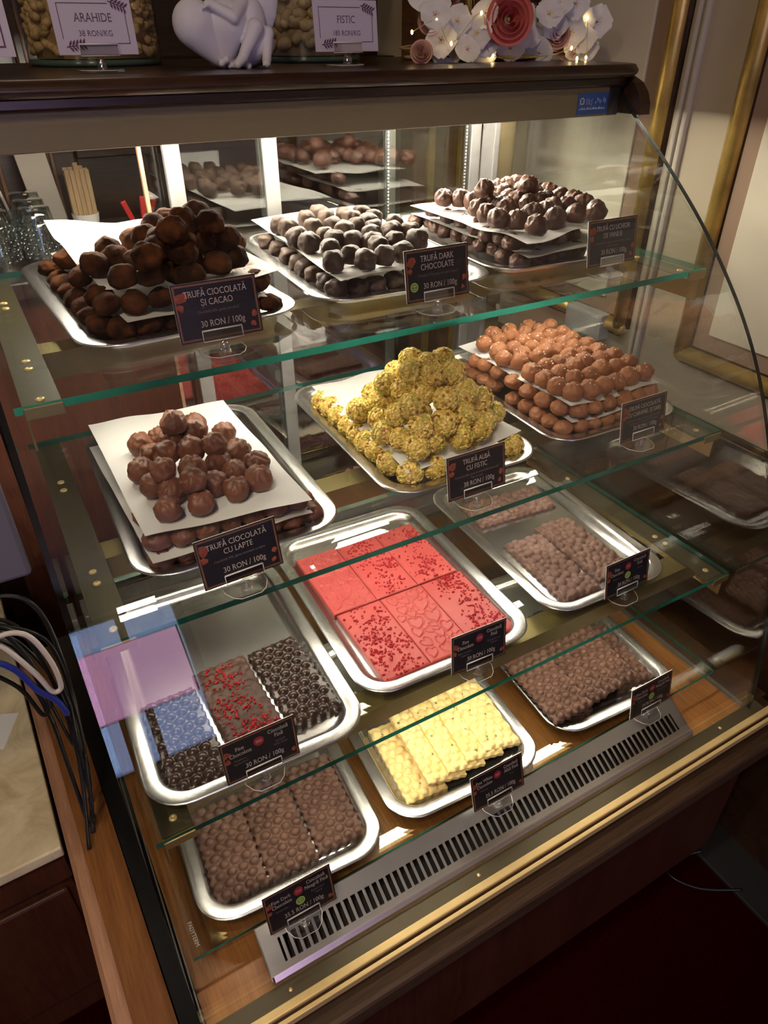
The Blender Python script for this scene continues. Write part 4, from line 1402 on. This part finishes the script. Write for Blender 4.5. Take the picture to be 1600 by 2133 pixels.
def fine_card(a1, a2, b1, b2, pct, price, d1, d2, dot=False, seed=0):
    def f(b):
        blob(b, -.041, .045, .0060, M['rust'], -.0005, seed + 1); blob(b, -.042, .034, .0045, M['rust'], -.0005, seed + 2)
        blob(b, .041, .012, .0040, M['rust'], -.0005, seed + 4)
        lettering(b, a1, -.0245, .0455, .0082, M['letters'], -.0008, sx=.82)
        lettering(b, a2, -.0245, .0375, .0082, M['letters'], -.0008, sx=.82)
        lettering(b, b1, .0255, .0505, .0082, M['letters'], -.0008, sx=.82)
        lettering(b, b2, .0255, .0425, .0082, M['letters'], -.0008, sx=.82)
        disc(b, 0, .0465, .0072, M['red_dot'], -.0006, 24, .12)
        lettering(b, pct, 0, .0448, .0058, M['letters'], -.0009, sx=.85)
        for k, d in enumerate(d1):
            lettering(b, d, -.026, .0300 - .005 * k, .0042, M['small_letters'], -.0008, sx=.9)
        for k, d in enumerate(d2):
            lettering(b, d, .026, .0345 - .005 * k, .0042, M['small_letters'], -.0008, sx=.9)
        if dot:
            disc(b, 0, .0300, .0064, M['green_dot'], -.0006); disc(b, 0, .0302, .0044, M['dark_green'], -.0007)
            disc(b, 0, .0302, .0034, M['green_dot'], -.0008); b.box(-.003, .003, -.0009, -.0008, .0295, .0305, M['dark_green'])
        lettering(b, price, .003, .0150, .0098, M['letters'], -.0008, sx=.82)
    return f
TG = 'black price tag reading '
price_tag(TG + 'TRUFĂ CIOCOLATĂ ȘI CACAO on the top shelf', (.230, .233, Z1), truffle_card('TRUFĂ CIOCOLATĂ', 'ȘI CACAO', ['Ciocolată 55%, ganaj ciocolată'], '30 RON / 100g', seed=1))
price_tag(TG + 'TRUFĂ DARK CHOCOLATE on the top shelf', (.519, .230, Z1), truffle_card('TRUFĂ DARK', 'CHOCOLATE', ['Ciocolată 72%, ganaj ciocolată vegană'], '30 RON / 100g', True, seed=5, s1=.0104))
price_tag(TG + 'TRUFĂ CU LICHIOR DE VANILIE on the top shelf', (.832, .239, Z1), truffle_card('TRUFĂ CU LICHIOR', 'DE VANILIE', ['Ciocolată 52%, ganaj ciocolată, lichior vanilie,', 'esență vanilie'], '30 RON / 100g', seed=9, sx=.76))
price_tag(TG + 'TRUFĂ CIOCOLATĂ CU LAPTE on the middle shelf', (.180, .105, Z2), truffle_card('TRUFĂ CIOCOLATĂ', 'CU LAPTE', ['Ciocolată 33%, ganaj ciocolată cu lapte'], '30 RON / 100g', seed=13), roll=-2)
price_tag(TG + 'TRUFĂ ALBĂ CU FISTIC on the middle shelf', (.520, .117, Z2), truffle_card('TRUFĂ ALBĂ', 'CU FISTIC', ['Ciocolată albă, ganaj ciocolată albă vermicelli,', 'fistic granule'], '38 RON / 100g', seed=17))
price_tag(TG + 'TRUFĂ CIOCOLATĂ CU CARAMEL ȘI SARE on the middle shelf', (.840, .121, Z2), truffle_card('TRUFĂ CIOCOLATĂ', 'CU CARAMEL ȘI SARE', ['Ciocolată cu lapte și caramel, ganaj ciocolată,', 'caramel, unt, frișcă, sare de Himalaya'], '30 RON / 100g', seed=21, s1=.0092))
price_tag('black price tag with red 50% badge before the raspberry-topped dark bar', (.146, .021, Z3), fine_card('Fine', 'Chocolate', 'Ciocolată', 'Fină', '50%', '30 RON / 100g', ['Raspberry', 'Camu Pearl'], ['Zmeură', 'Perle Camu'], seed=25))
price_tag('black price tag with red 47% badge before the ruby bars', (.481, .030, Z3), fine_card('Fine', 'Chocolate', 'Ciocolată', 'Fină', '47%', '30 RON / 100g', ['Ruby chocolate', 'raspberry'], ['Ciocolată rubin', 'Zmeură'], seed=29), roll=3)
price_tag('black price tag with red 30% and green badges before the milk bubble bars', (.788, .042, Z3), fine_card('Fine', 'Chocolate', 'Ciocolată', 'Fină', '30%', '30 RON / 100g', ['Hazelnuts'], ['Vegană'], True, seed=33))
price_tag('black price tag with red 72% badge standing at the left of the steel grille', (.146, -.064, -.2155), fine_card('Fine Dark', 'Chocolate', 'Ciocolată', 'Neagră Fină', '72%', '35.5 RON / 100g', ['Cocoa nibs'], ['Boabe cacao', 'Vegană'], True, seed=37), tilt=16)
price_tag('black price tag with red 34% badge standing before the yellow bars', (.477, -.056, -.2115), fine_card('Fine White', 'Chocolate', 'Ciocolată', 'Albă Fină', '34%', '25.5 RON / 100g', ['Pistachio'], ['Fistic'], seed=41), tilt=16)
price_tag('black price tag with red badge reading 24 RON at the right end of the grille', (.806, -.050, -.2085), fine_card('Fine Dark', 'Chocolate', 'Ciocolată', 'Neagră Fină', '50%', '24 RON / 100g', ['Hazelnuts'], ['Alune de pădure'], True, seed=45))

# ------------------------------------------------------------------ things on the canopy board
ZC = 0.7337
def sprig(b, x, z, s, ang):
    def P(t, o):
        return (x + s * (t * cos(ang) - o * sin(ang)), z + s * (t * sin(ang) + o * cos(ang)))
    a = P(0, -.03); c = P(1, -.03); d = P(1, .03); e = P(0, .03)
    b.add([(p[0], -.0006, p[1]) for p in (a, c, d, e)], [[0, 1, 2, 3]], M['plum'])
    for k in range(5):
        for sg in (-1, 1):
            t = .12 + k * .19
            q = [P(t, 0), P(t + .10, sg * .20), P(t + .24, sg * .30), P(t + .20, sg * .10)]
            b.add([(p[0], -.0007, p[1]) for p in q], [[0, 1, 2, 3] if sg > 0 else [3, 2, 1, 0]], M['plum'])
def lilac_card(l1, l2, w=.094, h=.060, sprigs=True, align='CENTER', x=0.0):
    def f(b):
        m = .008
        def ln(x0, x1, z0, z1):
            b.add([(x0, -.0006, z0), (x1, -.0006, z0), (x1, -.0006, z1), (x0, -.0006, z1)], [[0, 1, 2, 3]], M['plum'])
        ln(-w / 2 + m, w / 2 - .027, h - m - .0008, h - m); ln(-w / 2 + .034, w / 2 - m, m + .003, m + .0038)
        ln(-w / 2 + m, -w / 2 + m + .0008, m + .008, h - m); ln(w / 2 - m - .0008, w / 2 - m, m + .003, h - m - .007)
        sprig(b, w / 2 - .026, h - .006, .020, -.35); sprig(b, -w / 2 + .010, .008, .021, .12)
        lettering(b, l1, x, .0335, .0125, M['plum'], -.0008, align, .85)
        lettering(b, l2, x, .0190, .0085, M['plum'], -.0008, align, .92)
    return f
def lilac_base(w=.094, h=.060):
    return MB().box(-w / 2, w / 2, -.0002, .0008, 0, h, M['lilac'])
LG = 'lilac price cards on the canopy'
price_tag('lilac price card reading ARAHIDE before the peanut jar', (.216, .545, ZC), lilac_card('ARAHIDE', '38 RON/KG'), tilt=6, group=LG, base=lilac_base())
price_tag('lilac price card reading FISTIC before the pistachio jar', (.558, .545, ZC), lilac_card('FISTIC', '185 RON/KG', .100), tilt=6, group=LG, base=lilac_base(.100))
def left_card(b):
    w = .10
    def ln(x0, x1, z0, z1):
        b.add([(x0, -.0006, z0), (x1, -.0006, z0), (x1, -.0006, z1), (x0, -.0006, z1)], [[0, 1, 2, 3]], M['plum'])
    ln(-.042, .042, .0085, .0102); ln(.0403, .042, .0102, .056); ln(-.042, -.0403, .0102, .056); ln(-.042, .042, .056, .0577)
    lettering(b, 'GR', .036, .0185, .0105, M['plum'], -.0008, 'RIGHT', .9)
price_tag('lilac price card with plum border cut off at the photo\'s left edge', (.066, .50, ZC), left_card, tilt=6, group=LG, base=lilac_base(.10, .066))

def jar(name, label, cx, cy, r, h, fillm, size, n, flat, seed):
    t = thing(name, label, 'jar', (cx, cy, ZC))
    MB().lathe([(0.0, 0.0), (r * .98, 0.0), (r, .004), (r, h), (r * .93, h + .015), (r * .8, h + .02)], M['jar_glass'], 48, cap=False).build('glass_body', t)
    MB().lathe([(0.0, .0003), (r * .97, .0003), (r * .992, .004), (r * .98, .008), (0.0, .009)], M['jar_base'], 48).build('thick_base', t)
    rn = random.Random(seed); b = MB()
    b.lathe([(0.0, .0095), (r * .86, .0095), (r * .86, h * .85), (0.0, h * .87)], fillm, 32)
    for k in range(n):
        a = rn.uniform(pi * 1.0, pi * 2.0); z = .0095 + size + rn.random() * (h * .82)
        T = Matrix.Rotation(rn.uniform(0, 3), 4, 'X') @ Matrix.Rotation(rn.uniform(0, 3), 4, 'Z')
        b.ball((r * .885 * cos(a), r * .885 * sin(a), z), size, fillm, 1, (1.25, .8, flat), T)
    o = b.build('nuts', t); o['kind'] = 'stuff'
    MB().lathe([(0.0, h + .02), (r * .86, h + .02), (r * .86, h + .035), (0.0, h + .045)], M['dark_wood'], 32).build('lid', t)
    return t
jar('peanut_jar', 'round glass jar of peanuts behind the ARAHIDE card', .262, .815, .098, .20, M['peanut'], .0085, 420, .8, 1)
jar('pistachio_jar', 'round glass jar of pistachios in shell behind the FISTIC card', .610, .800, .092, .20, M['pist_shell'], .0125, 260, .75, 2)

# plaster cherub kneeling against a large heart
b = MB()
fm = M['plasterfig']
def limb(p0, p1, r0, r1, n=7):
    for k in range(n):
        t = k / (n - 1)
        p = Vector(p0).lerp(Vector(p1), t)
        b.ball(p, r0 + (r1 - r0) * t, fm, 2)
HC = Vector((-.026, -.012, .037))
for k in range(12):     # heart: two lobes running down to one tip
    t = k / 11
    for sg in (-1, 1):
        p = Vector((sg * .0215 * (1 - t) - .002 + .012 * t, 0, .014 - .047 * t))
        b.ball(HC + p, .0250 * (1 - t) ** .8 + .004, fm, 3, (1, .8, 1))
b.ball((.018, .010, .010), .024, fm, 2, (1.5, 1.1, .45))          # draped base
b.ball((-.012, -.004, .008), .016, fm, 2, (1.4, 1.0, .5))
b.ball((.026, .000, .052), .0265, fm, 3, (.95, .9, 1.25))         # torso
b.ball((.030, .000, .029), .0275, fm, 3, (1.1, 1.0, .95))          # hips
b.ball((-.002, .004, .102), .0225, fm, 2, (.95, 1, 1.08))         # head
b.ball((-.021, -.008, .100), .0045, fm, 1); b.ball((-.014, -.012, .093), .009, fm, 2)
for k in range(14):
    a = k * .9
    b.ball((.004 + .018 * cos(a), .008 + .016 * sin(a), .112 + .006 * sin(k * 1.7)), .0075, fm, 1)
limb((.016, -.012, .074), (-.002, -.034, .058), .0105, .0085); limb((-.002, -.034, .058), (-.026, -.030, .070), .0085, .0065)
b.ball((-.030, -.030, .072), .0072, fm, 2, (1.3, .8, .8))
for k in range(4):
    limb((-.033 + k * .001, -.034 + k * .003, .071), (-.041, -.034 + k * .003, .067 - k * .0006), .0022, .0018, 3)
limb((.034, -.012, .034), (.028, -.028, .047), .0140, .0115); limb((.028, -.028, .047), (.006, -.034, .014), .0115, .0072)
limb((.006, -.034, .013), (-.004, -.042, .006), .0074, .0056, 4)
limb((.040, -.004, .030), (.046, -.020, .040), .0125, .010); limb((.046, -.020, .040), (.040, -.030, .012), .0095, .0066)
limb((.040, -.030, .011), (.036, -.040, .006), .0070, .0055, 4)
for k in range(5):
    b.ball((-.006 + k * .0025, -.0405 + k * .0007, .005), .0021 - k * .0002, fm, 1)
    b.ball((.031 + k * .0026, -.0445 + k * .0008, .005), .0021 - k * .0002, fm, 1)
for k in range(9):      # folded wing
    t = k / 8
    b.ball((.044 + .010 * sin(t * 3), .014, .045 + .070 * t), .006 + .016 * sin(t * pi * .8 + .3), fm, 2, (1.0, .35, 1.3))
for k in range(7):
    b.ball((-.022 + .006 * k, -.026 - .003 * sin(k * 2.2), .007 + .004 * sin(k * 1.9)), .0055, fm, 1)
ch = b.build('cherub_figurine', None, (.402, .590, ZC - .0005), (0, 0, radians(-6)))
rm = ch.modifiers.new('remesh', 'REMESH'); rm.mode = 'VOXEL'; rm.voxel_size = .0013; rm.use_smooth_shade = True
sm = ch.modifiers.new('smooth', 'SMOOTH'); sm.factor = .5; sm.iterations = 5
tag(ch, 'pale lavender plaster cherub hugging a large heart on the canopy', 'figurine')

# flower arrangement in a gold wire ring
fl = thing('flower_arrangement', 'white and coral silk flowers in a gold wire basket on the canopy', 'flowers', (.93, .735, ZC))
b = MB()
def ring(r, z, sx, tr, tilt=0.0):
    b.tube([(r * sx * cos(2 * pi * k / 40), r * .62 * sin(2 * pi * k / 40), z + tilt * cos(2 * pi * k / 40)) for k in range(40)], tr, M['brass'], 7, True)
ring(.150, .005, 1, .0032); ring(.148, .012, 1, .0022); ring(.152, .019, 1.02, .0022, .004); ring(.156, .026, 1.03, .0016, .008)
b.lathe([(0.0, 0.001), (.125, 0.001), (.130, .008), (.0, .009)], M['gold_foil'], 32)
b.build('wire_basket', fl)
def blossom_mesh(seed):
    rn = random.Random(seed); b = MB()
    np_ = 4 + seed % 2; r = .0255
    for k in range(np_):
        a0 = 2 * pi * k / np_ + rn.uniform(-.12, .12)
        cup = rn.uniform(.2, .6)
        vs = []; fs = []
        nu, nv = 6, 6
        for j in range(nv + 1):
            t = j / nv
            hw = .0160 * (sin(min(1, t * 1.02) ** .75 * pi * .86) + .12)
            for i in range(nu + 1):
                s = (i / nu - .5) * 2
                notch = .0028 * exp(-(s / .25) ** 2) * t ** 4
                rr = r * t * (1 - .16 * s * s * t) - notch
                z = cup * .012 * t ** 2 - .0025 * s * s * t + .0016 * noise.noise(Vector((s * 2, t * 3, seed + k)))
                x, y = rr, s * hw
                vs.append((x * cos(a0) - y * sin(a0), x * sin(a0) + y * cos(a0), z))
        n = nu + 1
        for j in range(nv):
            for i in range(nu):
                fs.append([j * n + i, j * n + i + 1, (j + 1) * n + i + 1, (j + 1) * n + i])
        b.add(vs, fs, M['petal'], True)
    b.ball((0, 0, .001), .0022, M['petal_heart'] if seed % 3 else M['petal_yellow'], 1)
    for k in range(5):
        b.ball((.004 * cos(k * 1.26), .004 * sin(k * 1.26), .0032), .0009, M['petal_yellow'], 1)
    return b.mesh('blossom')
BL = [blossom_mesh(s) for s in range(1, 5)]
def rose_mesh(seed, m_out, m_in, r):
    rn = random.Random(seed); b = MB()
    for lay in range(5):
        q = (lay + 1) / 5
        for k in range(3 + lay):
            a0 = 2 * pi * k / (3 + lay) + lay * .7
            vs = []; fs = []
            for j in range(6):
                t = j / 5
                for i in range(7):
                    s = (i / 6 - .5) * 2
                    a = a0 + s * (1.1 - .08 * lay)
                    rr = r * q * (.45 + .55 * sin(t * pi * .55)) * (1 + .10 * t * q)
                    z = r * (1.25 - .45 * q) * t * (1 - .12 * s * s) - r * .2 * q * t ** 3
                    vs.append((rr * cos(a), rr * sin(a), z))
            for j in range(5):
                for i in range(6):
                    fs.append([j * 7 + i, j * 7 + i + 1, (j + 1) * 7 + i + 1, (j + 1) * 7 + i])
            b.add(vs, fs, m_in if lay < 2 else m_out, True)
    return b.mesh('rose')
ROS = [rose_mesh(1, M['rose'], M['rose'], .030), rose_mesh(2, M['rose_pale'], M['rose_deep'], .020), rose_mesh(3, M['rose_pale'], M['rose_pale'], .017)]
base = Vector((.93, .735, ZC))
rn = random.Random(11)
def face(v, jx=.5):
    d = Vector((-.55 + rn.uniform(-jx, jx), -.85, .25 + rn.uniform(-jx, jx)))
    return d.to_track_quat('Z', 'Y').to_euler()
SPOTS = [(.745, .600, .797), (.765, .61, .765), (.79, .60, .790), (.805, .605, .752), (.785, .615, .742), (.835, .60, .800), (.825, .605, .775), (.845, .61, .745), (.845, .60, .762),
         (.925, .605, .805), (.92, .60, .775), (.91, .605, .752), (.935, .60, .795), (.955, .61, .770), (.965, .60, .800), (.985, .605, .815), (.99, .61, .785), (1.01, .60, .795),
         (1.035, .605, .775), (1.03, .60, .815), (1.055, .61, .800), (1.07, .605, .765), (1.05, .61, .755), (1.10, .605, .775), (1.115, .61, .790), (1.09, .605, .750), (1.075, .60, .790),
         (.73, .61, .825), (.77, .62, .835), (.83, .62, .84), (.89, .62, .845), (.95, .62, .85), (1.0, .62, .84), (1.06, .62, .845), (.76, .605, .818), (.97, .61, .745)]
for i, p in enumerate(SPOTS):
    o = link('blossom', BL[i % 4], fl)
    o.location = Vector(p) - base + Vector((-.025 * max(0, (p[0] - 1.0) / .1), rn.uniform(-.01, .02), 0))
    o.rotation_euler = face(o.location); s = rn.uniform(.9, 1.2); o.scale = (s, s, s)
for p, k, s in (((.872, .582, .792), 0, 1.15), ((.735, .625, .745), 2, 1.0), ((.752, .635, .785), 1, .9), ((1.005, .615, .768), 1, 1.05), ((1.035, .615, .752), 2, 1.05), ((.985, .66, .815), 2, 1.2), ((.80, .66, .82), 1, 1.1)):
    o = link('rose', ROS[k], fl)
    o.location = Vector(p) - base; o.rotation_euler = face(o.location, .25); o.scale = (s, s, s)
b = MB()
for k in range(16):
    p = Vector(SPOTS[(k * 5) % len(SPOTS)]) - base
    b.tube(spline([(p.x * .4, .0, .015), (p.x * .8 + .01, p.y * .6, p.z * .6), (p.x, p.y + .01, p.z)], 5), .0011, M['stem'], 6)
b.tube(spline([(.12, -.10, .06), (.155, -.125, .058), (.165, -.13, .045)], 5), .0013, M['stem'], 6)
b.build('stems', fl)
bulbs = [(.700, .600, .775), (.768, .59, .760), (.82, .585, .800), (1.018, .585, .752), (1.045, .575, .738), (.985, .60, .742), (1.06, .60, .795), (.745, .60, .79), (1.02, .57, .737), (.86, .6, .742)]
b = MB()
b.tube(spline([Vector(p) - base for p in sorted(bulbs)], 5), .0006, M['brass'], 5)
b.build('fairy_wire', fl)
for p in bulbs:
    link('fairy_bulb', MB().ball((0, 0, 0), .0022, M['fairy'], 1, (1, 1, 1.6)).mesh('fairy_bulb'), fl, Vector(p) - base)

# ------------------------------------------------------------------ back counter things seen through the open door
def tumbler_mesh():
    b = MB(); r = .034; h = .112; seg = 28
    prof = [(r * 1.04, 0.0), (r, .03), (r * .96, h * .75), (r * .90, h - .012), (r * .82, h), (0.0, h)]
    b.lathe(prof, M['tumbler'], seg, cap=False)
    for j in range(7):
        for k in range(14):
            a = 2 * pi * (k + .5 * (j % 2)) / 14
            b.ball((r * 1.0 * cos(a), r * 1.0 * sin(a), .022 + j * .009), .0042, M['tumbler'], 1, (1, 1, 1))
    b.lathe([(r * .86, h - .012), (r * .86, h - .002), (0.0, h - .002)], M['tumbler'], seg, cap=False)
    return b.mesh('tumbler')
TM = tumbler_mesh()
pos = [(.062, 1.10), (.140, 1.10), (.060, 1.19), (.140, 1.19), (.062, 1.28), (.142, 1.28), (-.015, 1.12), (-.015, 1.21)]
names = ['front right of the tumblers beside the open door', 'second from front', '', '']
for i, (x, y) in enumerate(pos):
    lab = 'upturned clear glass tumbler on the back counter, ' + ORD[i // 2 % 3 + 1] + ' row, ' + ('left' if i % 2 == 0 else 'right') + ' one' if i < 6 else 'upturned clear glass tumbler at the far left of the back counter, ' + ('nearer' if i == 6 else 'farther') + ' one'
    tag(link('glass_tumbler', TM, None, (x, y, .3803)), lab, 'glass', 'upturned tumblers on the back counter')
st_ = thing('stirrer_box', 'pale cup packed with upright wooden stirrers on the back counter', 'stirrers', (.262, 1.30, .3803))
MB().lathe([(0.0, 0.0), (.022, 0.0), (.030, .055), (.0285, .055), (.021, .002)], M['cup'], 24, cap=False).build('cup', st_)
b = MB(); rn = random.Random(4)
for i in range(5):
    for j in range(3):
        b.box(-.026 + i * .0105, -.0165 + i * .0105, -.012 + j * .009, -.0095 + j * .009, .004, .150 + rn.uniform(-.008, .012), M['kraft'])
o = b.build('stirrers', st_); o['kind'] = 'stuff'
tag(MB().box(-.033, .033, -.008, .008, 0, .20, M['stile'], .002).build('weathered_board', None, (.205, 1.42, .3803), (0, radians(-6), 0)), 'weathered whitish board standing upright behind the tumblers', 'board')
rd = thing('straw_cup', 'small dark cup of red plastic sticks on the back counter', 'straws', (.372, 1.24, .3803))
MB().lathe([(0.0, 0.0), (.024, 0.0), (.029, .045), (.0275, .045), (.023, .003)], M['black_matte'], 24, cap=False).build('cup', rd)
for dx, rx, ry in ((-.008, .25, -.35), (.004, .1, .05), (.010, -.1, .25), (0, .3, .4)):
    MB().box(-.006, .006, -.006, .006, 0, .085, M['red_plastic'], .002).build('red_stick', rd, (dx, 0, .006), (rx * .5, ry, 0))
def cup_mesh():
    return MB().lathe([(0.0, 0.0), (.030, 0.0), (.037, .012), (.037, .016), (.034, .016), (.028, .003)], M['cup'], 28, cap=False).mesh('paper_cup')
CM = cup_mesh()
for i in range(4):
    tag(link('paper_cup', CM, None, (.475, 1.20, .3803 + i * .0125)), ('lowest', 'second', 'third', 'topmost')[i] + ' white paper cup of the stack by the door edge', 'cup', 'white cups on the back counter')
tag(link('paper_cup', CM, None, (.325, 1.13, .3803)), 'single white paper cup in front of the red sticks', 'cup', 'white cups on the back counter')
bo = thing('glass_bowl', 'clear glass bowl with brown sugar sachets beside the tumblers', 'bowl', (.235, 1.14, .3803))
MB().lathe([(0.0, 0.0), (.022, 0.0), (.040, .035), (.038, .035), (.021, .003)], M['tumbler'], 28, cap=False).build('bowl_body', bo)
b = MB(); rn = random.Random(8)
for k in range(9):
    T = Matrix.Translation((rn.uniform(-.014, .014), rn.uniform(-.012, .012), .014 + k * .0028)) @ Matrix.Rotation(rn.uniform(0, 6), 4, 'Z') @ Matrix.Rotation(rn.uniform(-.4, .4), 4, 'X')
    b.box(-.014, .014, -.009, .009, -.0012, .0012, M['kraft'], 0, T)
o = b.build('sachets', bo); o['kind'] = 'stuff'
b = MB(); b.tube(spline([(.02, 1.40, .60), (.06, 1.38, .55), (.10, 1.36, .49), (.115, 1.35, .384)], 8), .0035, M['white_cable'], 8)
tag(b.build('white_cable'), 'thin white cable hanging above the tumblers', 'cable')
# white box on the right wall behind the caramel truffles
wb = thing('wall_box', 'white plastic box on the right wall behind the caramel truffles', 'box', (XW, .60, .235))
MB().box(-.035, -.0005, -.055, .055, -.028, .028, M['cup'], .003).build('box_body', wb)
MB().box(-.038, -.034, -.050, .050, -.023, .023, M['cup'], .001).build('cover', wb)

# ------------------------------------------------------------------ left of the case: marble counter, panel, cables
mc = thing('marble_counter', 'lower counter with beige marble top left of the case', 'counter', (-.128, .245, 0), (0, 0, radians(2.0)))
MB().box(-1.3, 0, 0, .70, -.285, -.262, M['marble'], .003).build('marble_top', mc)
b = MB()
b.box(-1.3, -.004, .012, .70, -.36, -.285, M['red_wood'], .002)
b.box(-1.3, -.010, .030, .70, ZROOM, -.36, M['red_wood'])
b.build('counter_body', mc)
b = MB()
for x in (-.42, -.21):
    b.box(x, x + .19, .022, .031, ZROOM + .08, -.40, M['red_wood'], .006)
b.build('door_panel', mc)
T = Matrix.Rotation(radians(-24), 4, 'Z')
b = MB(); b.box(-.06, .06, -.04, .04, 0, .0006, M['note'], 0, T)
tag(b.build('paper_note', None, (-.225, .545, -.2617)), 'white paper lying on the marble counter top', 'paper')
dp = thing('flat_monitor', 'lavender-grey flat monitor back standing left of the glass case', 'monitor', (-.28, .33, -.2617))
MB().box(-.26, .242, -.014, .0, .455, .90, M['lav_panel'], .006).build('panel_body', dp)
b = MB(); b.box(-.21, -.15, 0.0, .03, .006, .60, M['black_matte'], .004); b.build('stand_post', dp)
b = MB(); b.box(-.25, -.09, -.06, .12, .0003, .008, M['black_matte'], .003); b.build('stand_base', dp)
def cable(pts, r, m, label, name='black_cable', group='cables hanging left of the case'):
    b = MB(); b.tube(spline(pts, 8), r, m, 8)
    return tag(b.build(name), label, 'cable', group)
cable([(-.20, .30, .135), (-.12, .30, .180), (-.075, .30, .186), (-.045, .295, .150), (-.040, .29, .04), (-.052, .28, -.10), (-.075, .25, -.2475), (-.060, .45, -.2475)], .0032, M['rubber'], 'black cable arching highest over the bundle beside the case')
cable([(-.24, .305, .130), (-.13, .305, .155), (-.08, .30, .140), (-.062, .29, .06), (-.060, .28, -.06), (-.070, .26, -.16), (-.090, .21, -.2470)], .0030, M['rubber'], 'black cable hanging down to the honey oak side board')
cable([(-.24, .30, .118), (-.14, .295, .140), (-.09, .29, .115), (-.075, .285, .03), (-.066, .28, -.08), (-.055, .275, -.12), (-.045, .28, -.02), (-.048, .29, .10), (-.10, .30, .15)], .0028, M['rubber'], 'black cable loop closest to the lavender panel')
cable([(-.22, .31, .12), (-.11, .31, .128), (-.07, .31, .06), (-.055, .305, -.06), (-.058, .30, -.17), (-.072, .29, -.2475)], .0026, M['rubber'], 'thin black cable at the back of the bundle beside the case')
cable([(-.23, .29, .100), (-.13, .285, .112), (-.088, .28, .06), (-.078, .275, -.02), (-.080, .27, -.12), (-.083, .25, -.247)], .0034, M['rubber'], 'thick black cable at the front of the bundle beside the case')
cable([(-.24, .29, .125), (-.16, .28, .165), (-.10, .275, .160), (-.075, .27, .10), (-.072, .27, .02), (-.085, .275, -.01), (-.10, .28, .05), (-.14, .285, .11)], .0030, M['rubber'], 'short black cable loop curling back over the marble counter')
cable([(-.25, .285, .140), (-.17, .282, .178), (-.11, .28, .170), (-.060, .28, .11), (-.050, .278, .0), (-.056, .275, -.07), (-.068, .262, -.20), (-.080, .235, -.247)], .0034, M['rubber'], 'thick black cable running down beside the black case frame')
cable([(-.22, .27, .118), (-.115, .265, .152), (-.070, .262, .150), (-.052, .26, .10), (-.050, .26, .045), (-.062, .26, .040), (-.072, .262, .075), (-.095, .27, .13), (-.12, .29, .15)], .0036, M['white_cable'], 'off-white flat cable loop hanging over the black cables', 'white_cable')
cable([(-.24, .262, .102), (-.125, .258, .122), (-.095, .258, .105), (-.078, .258, .055), (-.062, .262, .02), (-.056, .27, -.02)], .0042, M['blue_cable'], 'thick blue cable among the black cables', 'blue_cable')
# a dark mat and loop of cable on the shop floor
tag(MB().box(1.075, 1.19, -.42, -.02, ZROOM + .0003, ZROOM + .012, M['black_matte'], .003).build('floor_mat'), 'black mat on the dark red carpet by the wall', 'mat')
cable([(1.09, -.22, ZROOM + .016), (1.02, -.17, ZROOM + .004), (.985, -.12, ZROOM + .004), (1.0, -.09, ZROOM + .004), (1.05, -.10, ZROOM + .004), (1.085, -.115, ZROOM + .016)], .003, M['rubber'], 'black cable loop lying on the dark red floor', 'floor_cable', 'cable on the floor')
# magenta backlit screen standing at the shop window behind the viewer
ms = thing('backlit_screen', 'magenta backlit advertising screen standing near the shop window', 'screen', (.03, -2.95, ZROOM))
MB().box(-.36, .36, -.02, .02, 1.08, 1.76, M['black'], .006).build('screen_body', ms)
MB().box(-.35, .35, .0205, .022, 1.09, 1.75, M['magenta_screen']).build('screen_face', ms)
b = MB()
b.box(-.2, .2, -.12, .12, .0003, .02, M['black'], .004); b.box(-.04, .04, -.015, .015, .02, 1.08, M['black'])
b.build('stand', ms)
